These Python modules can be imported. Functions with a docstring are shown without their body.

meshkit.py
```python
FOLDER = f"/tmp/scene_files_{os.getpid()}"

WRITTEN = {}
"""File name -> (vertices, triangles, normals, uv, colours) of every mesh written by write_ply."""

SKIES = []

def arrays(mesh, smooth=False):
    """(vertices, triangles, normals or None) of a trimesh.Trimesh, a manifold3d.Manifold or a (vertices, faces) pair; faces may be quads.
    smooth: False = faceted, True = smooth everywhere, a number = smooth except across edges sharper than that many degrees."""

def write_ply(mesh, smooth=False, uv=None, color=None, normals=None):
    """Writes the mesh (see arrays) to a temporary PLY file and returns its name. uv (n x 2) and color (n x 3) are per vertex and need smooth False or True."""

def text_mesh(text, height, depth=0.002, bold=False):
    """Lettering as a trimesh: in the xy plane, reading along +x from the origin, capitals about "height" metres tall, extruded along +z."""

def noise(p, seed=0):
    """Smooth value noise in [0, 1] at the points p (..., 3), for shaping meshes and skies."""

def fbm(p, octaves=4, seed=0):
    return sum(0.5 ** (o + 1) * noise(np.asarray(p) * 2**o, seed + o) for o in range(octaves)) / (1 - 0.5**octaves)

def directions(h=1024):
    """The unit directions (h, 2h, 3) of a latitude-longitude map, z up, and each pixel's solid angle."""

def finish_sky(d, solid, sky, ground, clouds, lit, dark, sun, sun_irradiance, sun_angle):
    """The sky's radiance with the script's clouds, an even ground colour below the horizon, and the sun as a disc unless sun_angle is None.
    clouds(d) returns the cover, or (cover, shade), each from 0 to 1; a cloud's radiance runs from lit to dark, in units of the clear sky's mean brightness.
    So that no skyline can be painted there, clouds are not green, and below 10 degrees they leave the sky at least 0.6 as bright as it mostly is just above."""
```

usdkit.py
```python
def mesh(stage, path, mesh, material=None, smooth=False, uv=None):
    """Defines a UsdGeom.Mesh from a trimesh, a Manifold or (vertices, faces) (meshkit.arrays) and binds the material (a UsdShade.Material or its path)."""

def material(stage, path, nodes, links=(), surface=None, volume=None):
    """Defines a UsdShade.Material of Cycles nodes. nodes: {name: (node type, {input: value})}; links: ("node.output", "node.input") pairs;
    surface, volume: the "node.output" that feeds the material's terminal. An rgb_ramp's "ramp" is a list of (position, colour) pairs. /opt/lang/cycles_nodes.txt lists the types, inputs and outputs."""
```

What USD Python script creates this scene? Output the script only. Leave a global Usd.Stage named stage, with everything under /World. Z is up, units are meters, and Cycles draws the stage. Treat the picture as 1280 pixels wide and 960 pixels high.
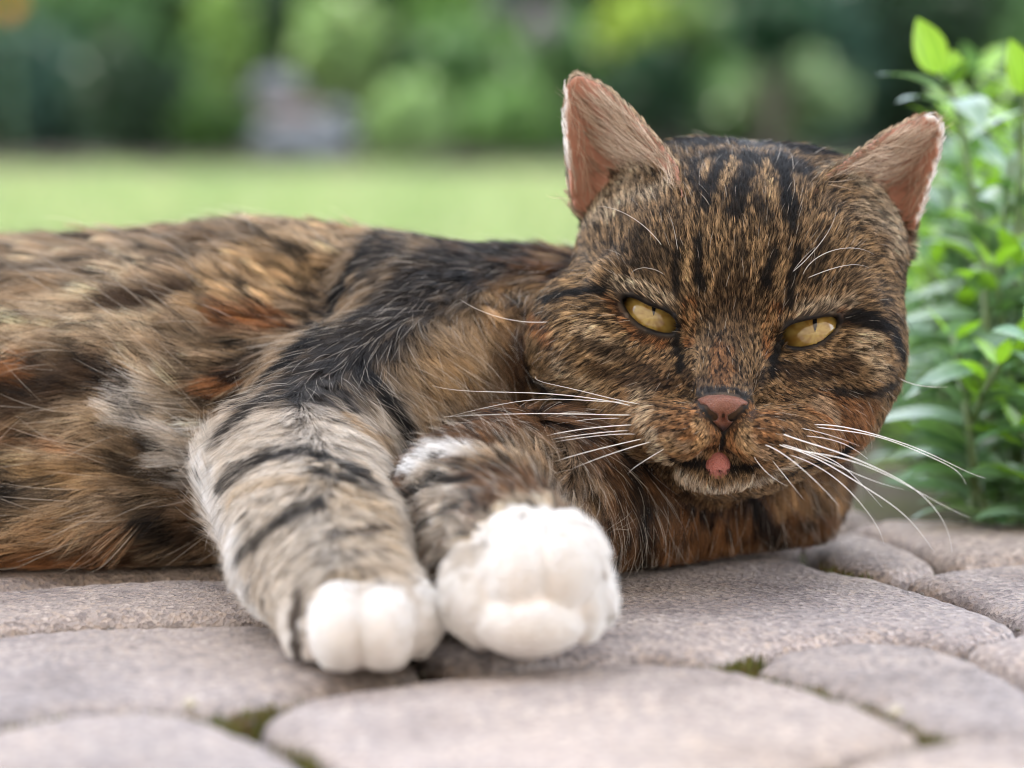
import math, random
import numpy as np, trimesh, usdkit, meshkit
from scipy.spatial import cKDTree, Delaunay, Voronoi
from shapely.geometry import Polygon, Point, box as sbox
from shapely.ops import unary_union
from pxr import Usd, UsdGeom, UsdLux, UsdShade, Gf, Sdf, Vt

random.seed(7)
rng = np.random.default_rng(7)
stage = Usd.Stage.CreateInMemory()
UsdGeom.SetStageUpAxis(stage, UsdGeom.Tokens.z)
UsdGeom.SetStageMetersPerUnit(stage, 1.0)
UsdGeom.Xform.Define(stage, '/World')
stage.SetDefaultPrim(stage.GetPrimAtPath('/World'))

# ---------------------------------------------------------------- camera
F = 3339.0                      # focal length in pixels of the 1280 px wide photograph
PITCH = math.radians(5.98)
EYE = np.array([0, 0, 0.145])
RIGHT = np.array([1.0, 0, 0])
UP = np.array([0, math.sin(PITCH), math.cos(PITCH)])
FWD = np.array([0, math.cos(PITCH), -math.sin(PITCH)])
cam = UsdGeom.Camera.Define(stage, '/World/camera')
cam.CreateFocalLengthAttr(45.0)
cam.CreateHorizontalApertureAttr(45.0 * 1280 / F)
cam.CreateVerticalApertureAttr(45.0 * 960 / F)
cam.AddTranslateOp().Set(Gf.Vec3d(*EYE))
cam.AddRotateXYZOp().Set(Gf.Vec3f(90 - math.degrees(PITCH), 0, 0))
cam.CreateClippingRangeAttr(Gf.Vec2f(0.02, 1000))
cam.CreateFStopAttr(2.8)
cam.CreateFocusDistanceAttr(0.797)
cam.CreateExposureAttr(2.85)

# ---------------------------------------------------------------- sky and sun
SUN_EL, SUN_AZ = math.radians(42), math.radians(-40)      # azimuth: atan2(x, y) of the direction to the sun
sky_m = usdkit.material(stage, '/World/Looks/sky_air', {
    "s": ("sky_texture", {"sky_type": "single_scattering", "sun_disc": False, "sun_elevation": SUN_EL, "sun_rotation": SUN_AZ, "aerosol_density": 1.6}),
    "tc": ("texture_coordinate", {}),
    "n": ("noise_texture", {"scale": 2.2, "detail": 5.0, "roughness": 0.55}),
    "r": ("rgb_ramp", {"ramp": [(0.0, (0, 0, 0)), (0.42, (0, 0, 0)), (0.62, (1, 1, 1)), (1, (1, 1, 1))]}),
    "m": ("mix", {"color2": (7.5, 7.7, 8.0)}),
    "b": ("background_shader", {"strength": 0.11})},
    [("tc.generated", "n.vector"), ("n.fac", "r.fac"), ("r.color", "m.fac"), ("s.color", "m.color1"), ("m.color", "b.color")], surface="b.background")
dome = UsdLux.DomeLight.Define(stage, '/World/sky')
UsdShade.MaterialBindingAPI.Apply(dome.GetPrim()).Bind(sky_m)
dome.GetPrim().SetCustomDataByKey('kind', 'structure')
sun = UsdLux.DistantLight.Define(stage, '/World/sun')
sun.CreateIntensityAttr(1.0)
sun.CreateAngleAttr(0.5)
sun.CreateNormalizeAttr(True)
sun.CreateColorAttr(Gf.Vec3f(1.0, 0.94, 0.84))
sun.AddRotateZOp().Set(-math.degrees(SUN_AZ))
sun.AddRotateXOp().Set(-(90 - math.degrees(SUN_EL)))

# ---------------------------------------------------------------- helpers
def pix(u, v, d):
    """World point seen at photograph pixel (u, v) at depth d (metres along the lens axis)."""
    u, v, d = np.asarray(u, float), np.asarray(v, float), np.asarray(d, float)
    x, y = (u - 640) / F * d, -(v - 480) / F * d
    return EYE + x[..., None] * RIGHT + y[..., None] * UP + d[..., None] * FWD

def topix(p):
    q = np.asarray(p) - EYE
    d = q @ FWD
    return 640 + F * (q @ RIGHT) / d, 480 - F * (q @ UP) / d, d

def gnd(u, v, z=0.0):
    """Ground point (height z) seen at pixel (u, v)."""
    u, v = np.asarray(u, float), np.asarray(v, float)
    r = ((u - 640) / F)[..., None] * RIGHT - ((v - 480) / F)[..., None] * UP + FWD
    return EYE + r * ((z - EYE[2]) / r[..., 2])[..., None]

taken = {}
def numbered(base):
    k = taken.get(base, 0)
    taken[base] = k + 1
    return base if k == 0 else f"{base}_{k:03d}"

def tag(prim, label=None, cat=None, group=None, kind=None):
    prim = prim.GetPrim() if hasattr(prim, 'GetPrim') else prim
    for k, v in (('label', label), ('category', cat), ('group', group), ('kind', kind)):
        if v:
            prim.SetCustomDataByKey(k, v)
    return prim

def path_under(parent, name):
    base = (str(parent.GetPath()) if parent is not None else '/World') + '/' + name
    return numbered(base)

def thing(name, loc=(0, 0, 0), **k):
    x = UsdGeom.Xform.Define(stage, path_under(None, name))
    x.AddTranslateOp().Set(Gf.Vec3d(*map(float, loc)))
    return tag(x, **k)

def obj(name, mesh, mat, parent=None, smooth=False, color=None, origin=None, **k):
    """One Mesh prim; color: per-vertex primvar 'coat'. origin: the parent's place, taken off the vertices."""
    v, f = (np.asarray(mesh.vertices), np.asarray(mesh.faces)) if hasattr(mesh, 'vertices') else (np.asarray(mesh[0]), np.asarray(mesh[1]))
    if origin is not None:
        v = v - np.asarray(origin)
    m = usdkit.mesh(stage, path_under(parent, name), (v, f), mat, smooth=smooth)
    if color is not None:
        UsdGeom.PrimvarsAPI(m).CreatePrimvar('coat', Sdf.ValueTypeNames.Color3fArray, 'vertex').Set(Vt.Vec3fArray.FromNumpy(np.asarray(color, np.float32)))
    return tag(m, **k)

def mat(name, nodes, links, surface="p.BSDF"):
    return usdkit.material(stage, '/World/Looks/' + name, nodes, links, surface=surface)

def smoothstep(a, b, x):
    t = np.clip((x - a) / (b - a), 0, 1)
    return t * t * (3 - 2 * t)
# ================================================================ the setting
def fbm2(x, y, s, seed=0, o=4):
    return meshkit.fbm(np.stack([x * s, y * s, np.full_like(x, .37)], -1), o, seed)

# ---- ground under everything: one wide sheet of soil, the lawn over it
soil_m = mat('garden_soil', {"g": ("geometry", {}), "n": ("noise_texture", {"scale": 60.0, "detail": 6.0, "roughness": .65}), "r": ("rgb_ramp", {"ramp": [(.3, (.035, .025, .017)), (.7, (.10, .075, .052))]}), "b": ("bump", {"strength": .8, "distance": .01}), "p": ("principled_bsdf", {"roughness": .95})},
    [("g.position", "n.vector"), ("n.fac", "r.fac"), ("r.color", "p.base_color"), ("n.fac", "b.height"), ("b.normal", "p.normal")])
lawn_m = mat('lawn_turf', {"g": ("geometry", {}), "n": ("noise_texture", {"scale": 1.3, "detail": 5.0, "roughness": .6}), "n2": ("noise_texture", {"scale": 55.0, "detail": 4.0}), "r": ("rgb_ramp", {"ramp": [(.35, (.11, .165, .06)), (.65, (.21, .25, .12))]}),
    "r2": ("rgb_ramp", {"ramp": [(.3, (.6, .6, .6)), (.7, (1.25, 1.25, 1.1))]}), "m": ("mix", {"mix_type": "multiply", "fac": 1.0}), "b": ("bump", {"strength": .8, "distance": .02}), "p": ("principled_bsdf", {"roughness": .85, "specular_ior_level": .2})},
    [("g.position", "n.vector"), ("g.position", "n2.vector"), ("n.fac", "r.fac"), ("n2.fac", "r2.fac"), ("r.color", "m.color1"), ("r2.color", "m.color2"), ("m.color", "p.base_color"), ("n2.fac", "b.height"), ("b.normal", "p.normal")])
def sheet(x0, x1, y0, y1, z):
    return np.array([[x0, y0, z], [x1, y0, z], [x1, y1, z], [x0, y1, z]], float), np.array([[0, 1, 2], [0, 2, 3]])
obj('ground', sheet(-90, 90, -60, 140, -.050), soil_m, kind='structure')
obj('lawn', sheet(-12, 12, 1.32, 5.75, -.030), lawn_m, kind='structure')

# ---- grass blades standing on the lawn
blade_m = mat('grass_blade', {"o": ("object_info", {}), "r": ("rgb_ramp", {"ramp": [(0, (.11, .165, .060)), (.6, (.165, .225, .095)), (1, (.24, .255, .135))]}), "p": ("principled_bsdf", {"roughness": .6, "specular_ior_level": .3}), "t": ("translucent_bsdf", {}), "x": ("mix_closure", {"fac": .35})},
    [("o.random", "r.fac"), ("r.color", "p.base_color"), ("r.color", "t.color"), ("p.BSDF", "x.closure1"), ("t.BSDF", "x.closure2")], surface="x.closure")
def grass_tuft(n, seed):
    g = np.random.default_rng(seed)
    V, Fc = [], []
    for i in range(n):
        a, r = g.uniform(0, 6.28), g.uniform(0, .035)
        x, y, h, w = r * math.cos(a), r * math.sin(a), g.uniform(.022, .045), g.uniform(.0012, .0022)
        lx, ly, b = g.normal(0, .012), g.normal(0, .012), g.uniform(0, 3.14)
        k = len(V)
        V += [(x - w * math.cos(b), y - w * math.sin(b), 0), (x + w * math.cos(b), y + w * math.sin(b), 0), (x + lx * .4 - w * .8 * math.cos(b), y + ly * .4 - w * .8 * math.sin(b), h * .6), (x + lx * .4 + w * .8 * math.cos(b), y + ly * .4 + w * .8 * math.sin(b), h * .6), (x + lx, y + ly, h)]
        Fc += [(k, k + 1, k + 3), (k, k + 3, k + 2), (k + 2, k + 3, k + 4)]
    return np.array(V), np.array(Fc)
gi_ = UsdGeom.PointInstancer.Define(stage, '/World/lawn_grass')
tag(gi_, 'short green grass of the lawn behind the cat', 'grass', kind='stuff')
protos = []
for k in range(3):
    m_ = usdkit.mesh(stage, f'/World/lawn_grass/tuft_{k:03d}' if k else '/World/lawn_grass/tuft', grass_tuft(26, 40 + k), blade_m)
    protos.append(m_.GetPath())
gi_.CreatePrototypesRel().SetTargets(protos)
NG = 16000
gx, gy = rng.uniform(-2.4, 2.4, NG), 1.34 + 4.38 * rng.random(NG) ** 1.15
gx *= .35 + gy / 5
gi_.CreatePositionsAttr(Vt.Vec3fArray.FromNumpy(np.stack([gx, gy, np.full(NG, -.031)], 1).astype(np.float32)))
gi_.CreateProtoIndicesAttr(Vt.IntArray.FromNumpy(rng.integers(0, 3, NG).astype(np.int32)))
ga = rng.uniform(0, np.pi, NG)
q_ = np.zeros((NG, 4), np.float16); q_[:, 2], q_[:, 3] = np.sin(ga), np.cos(ga)
gi_.CreateOrientationsAttr(Vt.QuathArray([Gf.Quath(float(a[3]), 0, 0, float(a[2])) for a in q_]))
gi_.CreateScalesAttr(Vt.Vec3fArray.FromNumpy(rng.uniform(.8, 1.35, (NG, 1)).repeat(3, 1).astype(np.float32)))

# ---- paving: concrete stones with rounded, curved edges; outlines read on the ground plane
def stone_mat(i):
    tint = [(.378, .337, .302), (.343, .310, .282), (.398, .354, .314)][i]
    t = np.array(tint)
    return mat('paving_concrete' + ('' if i == 0 else f'_{i:03d}'), {
        "g": ("geometry", {}), "n1": ("noise_texture", {"scale": 900.0, "detail": 3.0, "roughness": .7}), "v": ("voronoi_texture", {"scale": 620.0}), "n2": ("noise_texture", {"scale": 16.0, "detail": 6.0, "roughness": .62}), "n3": ("noise_texture", {"scale": 5.0, "detail": 3.0}),
        "rv": ("rgb_ramp", {"ramp": [(0, (.50, .47, .48)), (.25, (.78, .74, .74)), (.5, (1, .97, .95)), (.75, (1.18, 1.10, 1.05)), (.9, (1.25, 1.12, .98)), (1, (1.6, 1.55, 1.5))]}),
        "r2": ("rgb_ramp", {"ramp": [(.32, tuple(t * (.62, .60, .61))), (.5, tuple(t)), (.72, tuple(t * (1.18, 1.15, 1.12)))]}), "r3": ("rgb_ramp", {"ramp": [(.35, (.93, .93, 1.0)), (.65, (1.07, 1.0, .95))]}),
        "sx": ("separate_color", {}), "m": ("mix", {"mix_type": "multiply", "fac": .75}), "m2": ("mix", {"mix_type": "multiply", "fac": 1.0}),
        "b1": ("bump", {"strength": .9, "distance": .0020}), "b2": ("bump", {"strength": .55, "distance": .0012}), "p": ("principled_bsdf", {"roughness": .82, "specular_ior_level": .35})},
        [("g.position", "n1.vector"), ("g.position", "v.vector"), ("g.position", "n2.vector"), ("g.position", "n3.vector"), ("v.color", "sx.color"), ("sx.r", "rv.fac"), ("n2.fac", "r2.fac"), ("n3.fac", "r3.fac"), ("r2.color", "m.color1"), ("rv.color", "m.color2"), ("m.color", "m2.color1"), ("r3.color", "m2.color2"),
         ("m2.color", "p.base_color"), ("n1.fac", "b1.height"), ("v.distance", "b2.height"), ("b1.normal", "b2.normal"), ("b2.normal", "p.normal")])
stone_ms = [stone_mat(i) for i in range(3)]
SEEN = {  # outlines in the photograph, where the stone meets its neighbours
 'A': [(314, 886), (345, 866), (400, 851), (500, 836), (640, 823), (780, 812), (900, 821), (1000, 844), (1085, 872), (1168, 911), (1080, 930), (1030, 948), (960, 985), (880, 1040), (700, 1060), (520, 1020), (440, 968), (375, 918)],
 'B': [(-60, 912), (20, 890), (100, 878), (200, 875), (285, 889), (365, 925), (430, 972), (500, 1030), (420, 1110), (150, 1130), (-120, 1080), (-140, 960)],
 'C': [(-90, 800), (0, 779), (100, 772), (220, 767), (300, 764), (370, 770), (440, 788), (530, 808), (528, 824), (485, 836), (395, 846), (335, 868), (250, 876), (150, 873), (60, 876), (-20, 893), (-110, 880)],
 'D': [(-120, 755), (-40, 735), (80, 722), (200, 716), (330, 714), (400, 730), (390, 755), (300, 760), (200, 763), (100, 767), (0, 774), (-70, 788)],
 'E': [(505, 800), (560, 764), (640, 733), (760, 703), (880, 688), (985, 681), (1045, 702), (1110, 712), (1160, 727), (1215, 742), (1284, 770), (1240, 782), (1190, 790), (1130, 784), (1075, 784), (1000, 789), (955, 796), (920, 812), (890, 817), (800, 808), (700, 813), (620, 820), (545, 817)],
 'F': [(931, 819), (962, 799), (1005, 791), (1075, 787), (1130, 788), (1185, 795), (1235, 815), (1285, 838), (1380, 890), (1330, 905), (1240, 912), (1175, 908), (1090, 867), (1005, 840)],
 'G': [(1196, 794), (1240, 785), (1290, 772), (1400, 765), (1480, 790), (1400, 850), (1300, 836), (1245, 815)],
 'H': [(1035, 954), (1085, 934), (1175, 915), (1250, 915), (1340, 908), (1420, 960), (1400, 1080), (1150, 1110), (950, 1060), (970, 990)],
 'I': [(1046, 699), (1010, 676), (1000, 660), (1070, 657), (1110, 664), (1150, 678), (1178, 694), (1150, 704), (1115, 709)],
 'J': [(1122, 712), (1160, 703), (1200, 699), (1285, 694), (1380, 700), (1420, 740), (1350, 762), (1288, 766), (1216, 738), (1165, 724)],
 'K': [(1040, 655), (1090, 644), (1180, 643), (1330, 652), (1420, 672), (1380, 697), (1285, 691), (1200, 695), (1180, 691), (1150, 674), (1110, 660)],
}
def smooth_poly(P, it=2):
    P = np.asarray(P, float)
    for k in range(it):
        Q = np.roll(P, -1, 0)
        a = .14 if k == 0 else .25
        P = np.stack([P * (1 - a) + Q * a, P * a + Q * (1 - a)], 1).reshape(-1, 2)
    return P
stones = []
for k, o in SEEN.items():
    g = gnd(*np.array(o, float).T)[:, :2]
    stones.append((Polygon(smooth_poly(g, 2)).buffer(0).buffer(-.0010), True))
used = unary_union([s for s, _ in stones])
field_ = sbox(-1.05, .10, .95, 1.30)
bed = Polygon([(.112, .962), (.30, .930), (.60, .93), (1.0, .96), (1.0, 1.4), (.16, 1.4)])       # planting bed at the right
seeds = []
for r, y in enumerate(np.arange(.05, 1.4, .125)):
    for x in np.arange(-1.2, 1.1, .150):
        seeds.append((x + .075 * (r % 2) + rng.uniform(-.02, .02), y + rng.uniform(-.015, .015)))
seeds = np.array(seeds)
far_pts = np.vstack([seeds, [(-9, -9), (9, -9), (9, 9), (-9, 9)]])
vor = Voronoi(far_pts)
free = field_.difference(used.buffer(.0035)).difference(bed)
for i in range(len(seeds)):
    reg = vor.regions[vor.point_region[i]]
    if -1 in reg or not reg: continue
    c = Polygon(vor.vertices[reg]).buffer(-.0025).intersection(free)
    for g in getattr(c, 'geoms', [c]):
        g = g.buffer(-.012).buffer(.012)
        for g2 in getattr(g, 'geoms', [g]):
            if g2.area > .0012 and not g2.is_empty:
                stones.append((g2.simplify(.0012), False))
paving = thing('paving', (0, 0, 0), kind='structure')
def stone_mesh(poly, fine, seed, tilt, dz):
    step = .0030 if fine else .014
    B = np.array([poly.exterior.interpolate(s).coords[0] for s in np.arange(0, poly.length, step if fine else .012)])
    x0, y0, x1, y1 = poly.bounds
    gx, gy = np.meshgrid(np.arange(x0, x1, step), np.arange(y0, y1, step))
    p = np.stack([gx.ravel(), gy.ravel()], 1) + np.random.default_rng(seed).uniform(-.3, .3, (gx.size, 2)) * step
    dB, _ = cKDTree(np.array([poly.exterior.interpolate(s).coords[0] for s in np.arange(0, poly.length, .001)])).query(p)
    from shapely import contains_xy
    ok = contains_xy(poly, p[:, 0], p[:, 1])
    rings = [np.array([q.exterior.interpolate(s).coords[0] for s in np.arange(0, q.length, step if fine else .012)]) for q in (poly.buffer(-w) for w in ((.0012, .003, .0055) if fine else (.004, .008))) if q.geom_type == 'Polygon' and q.area > 1e-4]
    p = np.vstack([B] + rings + [p[ok & (dB > (.0075 if fine else .011))]])
    d, _ = cKDTree(np.array([poly.exterior.interpolate(s).coords[0] for s in np.arange(0, poly.length, .0008)])).query(p)
    d[:len(B)] = 0
    e = np.clip(1 - d / .0095, 0, 1)
    z = -.0058 * (1 - np.sqrt(np.clip(1 - e ** 2, 0, 1))) - .0012 * np.exp(-d / .022)
    z += (fbm2(p[:, 0], p[:, 1], 60, seed, 3) - .5) * .0016 + (fbm2(p[:, 0], p[:, 1], 420, seed + 5, 2) - .5) * (.0011 if fine else 0) * (1 + 1.5 * e)
    c = np.array(poly.centroid.coords[0])
    z += (p - c) @ tilt + dz
    tri_ = Delaunay(p).simplices
    mid = p[tri_].mean(1)
    tri_ = tri_[contains_xy(poly.buffer(1e-5), mid[:, 0], mid[:, 1])]
    a = p[tri_]
    e1, e2 = a[:, 1] - a[:, 0], a[:, 2] - a[:, 0]
    w = e1[:, 0] * e2[:, 1] - e1[:, 1] * e2[:, 0]
    tri_ = tri_[np.abs(w) > 1e-12]; w = w[np.abs(w) > 1e-12]
    tri_[w < 0] = tri_[w < 0][:, ::-1]
    V = np.column_stack([p, z])
    nB, nV = len(B), len(V)
    V = np.vstack([V, np.column_stack([B, np.full(nB, -.045)])])
    ccw = poly.exterior.is_ccw
    i = np.arange(nB); j = (i + 1) % nB
    s_ = np.vstack([np.stack([i, nV + i, nV + j], 1), np.stack([i, nV + j, j], 1)])
    if not ccw: s_ = s_[:, ::-1]
    return V, np.vstack([tri_, s_])
srng = np.random.default_rng(3)
for i, (p_, fine) in enumerate(stones):
    obj('paving_stone', stone_mesh(p_, fine, 100 + i, srng.normal(0, .006, 2), srng.uniform(-.0012, .0006)), stone_ms[srng.integers(0, 3)], paving, smooth=60 if not fine else True)
joint_m = mat('joint_sand', {"g": ("geometry", {}), "n": ("noise_texture", {"scale": 420.0, "detail": 4.0, "roughness": .7}), "n2": ("noise_texture", {"scale": 24.0, "detail": 3.0}), "r": ("rgb_ramp", {"ramp": [(.3, (.030, .022, .015)), (.55, (.10, .075, .05)), (.8, (.22, .17, .12))]}), "r2": ("rgb_ramp", {"ramp": [(.42, (1, 1, 1)), (.62, (.8, 1.0, .45))]}), "m": ("mix", {"mix_type": "multiply", "fac": 1.0}), "b": ("bump", {"strength": 1.0, "distance": .002}), "p": ("principled_bsdf", {"roughness": .95})},
    [("g.position", "n.vector"), ("g.position", "n2.vector"), ("n.fac", "r.fac"), ("n2.fac", "r2.fac"), ("r.color", "m.color1"), ("r2.color", "m.color2"), ("m.color", "p.base_color"), ("n.fac", "b.height"), ("b.normal", "p.normal")])
xs, ys = np.meshgrid(np.linspace(-.45, .45, 260), np.linspace(.40, 1.02, 180))
zs = -.0095 + (fbm2(xs, ys, 38, 4, 4) - .5) * .010
ii = (np.arange(179)[:, None] * 260 + np.arange(259)[None]).ravel()
qf = np.stack([ii, ii + 1, ii + 261, ii + 260], 1)
obj('joint_sand', (np.stack([xs, ys, zs], -1).reshape(-1, 3), np.vstack([qf[:, [0, 1, 2]], qf[:, [0, 2, 3]]])), joint_m, smooth=True, kind='structure')
obj('joint_sand_base', sheet(-1.1, 1.0, -.6, 1.32, -.020), joint_m, kind='structure')

# moss and grit in the joints
moss_m = mat('joint_moss', {"a": ("attribute", {"attribute": "coat"}), "p": ("principled_bsdf", {"roughness": .9, "specular_ior_level": .2})}, [("a.color", "p.base_color")])
MV, MF, MC = [], [], []
gaps = field_.difference(unary_union([s for s, _ in stones])).difference(bed)
MOSS = [(200, 877, 34), (285, 872, 30), (330, 868, 16), (30, 895, 30), (390, 930, 26), (440, 950, 26), (1000, 830, 14), (1120, 876, 22), (1150, 895, 22), (1180, 905, 16), (940, 812, 14), (900, 818, 20), (960, 950, 60), (1000, 945, 40), (880, 962, 60), (0, 960, 40), (1060, 700, 16), (1030, 846, 10), (1090, 866, 14)]
mr = np.random.default_rng(11)
from shapely import contains_xy as _cxy
for (u, v, w) in MOSS:
    c = gnd(u, v)
    rr_ = w / F * (c[1]) * 1.15
    n_ = int(90 + w * 9)
    for _ in range(n_):
        x, y = c[0] + mr.normal(0, rr_), c[1] + mr.normal(0, rr_ * 1.6)
        if not _cxy(gaps, x, y): continue
        h, wd = mr.uniform(.0018, .0045), mr.uniform(.0004, .0011)
        a = mr.uniform(0, 6.28); lx, ly = mr.normal(0, .0012, 2)
        k = len(MV)
        z = -.0085
        MV += [(x - wd * math.cos(a), y - wd * math.sin(a), z), (x + wd * math.cos(a), y + wd * math.sin(a), z), (x - wd * math.sin(a), y + wd * math.cos(a), z), (x + lx, y + ly, z + h + .002)]
        MF += [(k, k + 1, k + 3), (k + 1, k + 2, k + 3), (k + 2, k, k + 3)]
        g_ = mr.random()
        c_ = np.array((.115, .11, .022)) * (1 - g_) + np.array((.05, .065, .014)) * g_ if mr.random() < .7 else np.array((.11, .065, .03))
        MC += [c_ * .6] * 3 + [c_ * 1.3]
obj('joint_moss', (np.array(MV), np.array(MF)), moss_m, color=np.array(MC), label='green and brown moss growing in the joints of the paving', cat='moss', kind='stuff')
GV, GF = [], []
for _ in range(900):                                  # loose grit in the joints
    x, y = mr.uniform(-.2, .25), mr.uniform(.55, .98)
    if not _cxy(gaps, x, y): continue
    s = trimesh.creation.icosphere(1, mr.uniform(.0004, .0011)); s.apply_scale((1, mr.uniform(.6, 1), .7)); s.apply_translation((x, y, -.0065 + mr.uniform(0, .002)))
    GF.append(s.faces + sum(len(q) for q in GV)); GV.append(np.asarray(s.vertices))
grit_m = mat('joint_grit', {"g": ("geometry", {}), "r": ("rgb_ramp", {"ramp": [(0, (.10, .085, .07)), (.6, (.33, .29, .25)), (1, (.6, .56, .5))]}), "p": ("principled_bsdf", {"roughness": .85})}, [("g.random_per_island", "r.fac"), ("r.color", "p.base_color")])
obj('joint_grit', (np.vstack(GV), np.vstack(GF)), grit_m, smooth=True, label='loose pale grit lying in the joints of the paving', cat='grit', kind='stuff')
for u, v, lab in ((238, 868, 'small pale crumb of stone in the mossy joint at the left'), (1120, 878, 'small yellowish crumb of stone in the joint at the right')):
    c = gnd(u, v, .001)
    s = trimesh.creation.icosphere(2, .0017); s.vertices *= np.array([1.2, 1, .8]); s.vertices += (meshkit.noise(np.asarray(s.vertices) * 900, 2)[:, None] - .5) * .0008
    s.apply_translation(c - np.array([0, 0, .0022]))
    obj('stone_crumb', s, mat('pale_crumb' + ('' if u < 500 else '_001'), {"p": ("principled_bsdf", {"base_color": (.36, .32, .25), "roughness": .8})}, []), smooth=True, label=lab, cat='pebble')

# ---- unseen building added behind the camera to hold back light from that side
wall_m = mat('added_house_render', {"g": ("geometry", {}), "n": ("noise_texture", {"scale": 30.0, "detail": 5.0}), "r": ("rgb_ramp", {"ramp": [(.3, (.20, .17, .145)), (.7, (.27, .235, .20))]}), "p": ("principled_bsdf", {"roughness": .9})}, [("g.position", "n.vector"), ("n.fac", "r.fac"), ("r.color", "p.base_color")])
roof_m = mat('added_house_tiles', {"p": ("principled_bsdf", {"base_color": (.25, .09, .05), "roughness": .8})}, [])
HY = -1.7
house = thing('house', (0, HY, 0), label='unseen brown building added behind the photographer to hold back light', cat='house')
obj('wall', trimesh.creation.box([11, .30, 4.7], trimesh.transformations.translation_matrix((0, -.15, 2.30))), wall_m, house)
rf = np.array([[-5.8, .55, 4.45], [5.8, .55, 4.45], [5.8, -3.2, 6.6], [-5.8, -3.2, 6.6], [-5.8, .55, 4.60], [5.8, .55, 4.60], [5.8, -3.2, 6.75], [-5.8, -3.2, 6.75]])
obj('roof', (rf, np.array([[0, 2, 1], [0, 3, 2], [4, 5, 6], [4, 6, 7], [0, 1, 5], [0, 5, 4], [1, 2, 6], [1, 6, 5], [2, 3, 7], [2, 7, 6], [3, 0, 4], [3, 4, 7]])), roof_m, house)

# ---- planting at the right: stems with paired, lance-shaped leaves
leaf_ms = []
for i, (c1, c2, tr) in enumerate((((.075, .155, .065), (.12, .225, .09), .22), ((.10, .18, .11), (.155, .25, .15), .20), ((.17, .33, .030), (.24, .40, .045), .42), ((.045, .115, .045), (.075, .16, .065), .20))):
    leaf_ms.append(mat('plant_leaf' + ('' if i == 0 else f'_{i:03d}'), {
        "a": ("attribute", {"attribute": "coat"}), "s": ("separate_color", {}), "r": ("rgb_ramp", {"ramp": [(0, tuple(np.array(c2) * 1.25)), (.06, tuple(np.array(c2) * 1.2)), (.12, c1), (1, c2)]}),
        "p": ("principled_bsdf", {"roughness": .33, "specular_ior_level": .9}), "t": ("translucent_bsdf", {}), "tc": ("mix", {"mix_type": "multiply", "fac": 1.0, "color2": (1.25, 1.35, .5)}), "x": ("mix_closure", {"fac": tr})},
        [("a.color", "s.color"), ("s.r", "r.fac"), ("r.color", "p.base_color"), ("r.color", "tc.color1"), ("tc.color", "t.color"), ("p.BSDF", "x.closure1"), ("t.BSDF", "x.closure2")], surface="x.closure"))
stem_m = mat('plant_stem', {"g": ("geometry", {}), "n": ("noise_texture", {"scale": 90.0}), "r": ("rgb_ramp", {"ramp": [(.3, (.07, .13, .035)), (.7, (.12, .16, .055))]}), "p": ("principled_bsdf", {"roughness": .5})}, [("g.position", "n.vector"), ("n.fac", "r.fac"), ("r.color", "p.base_color")])
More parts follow.
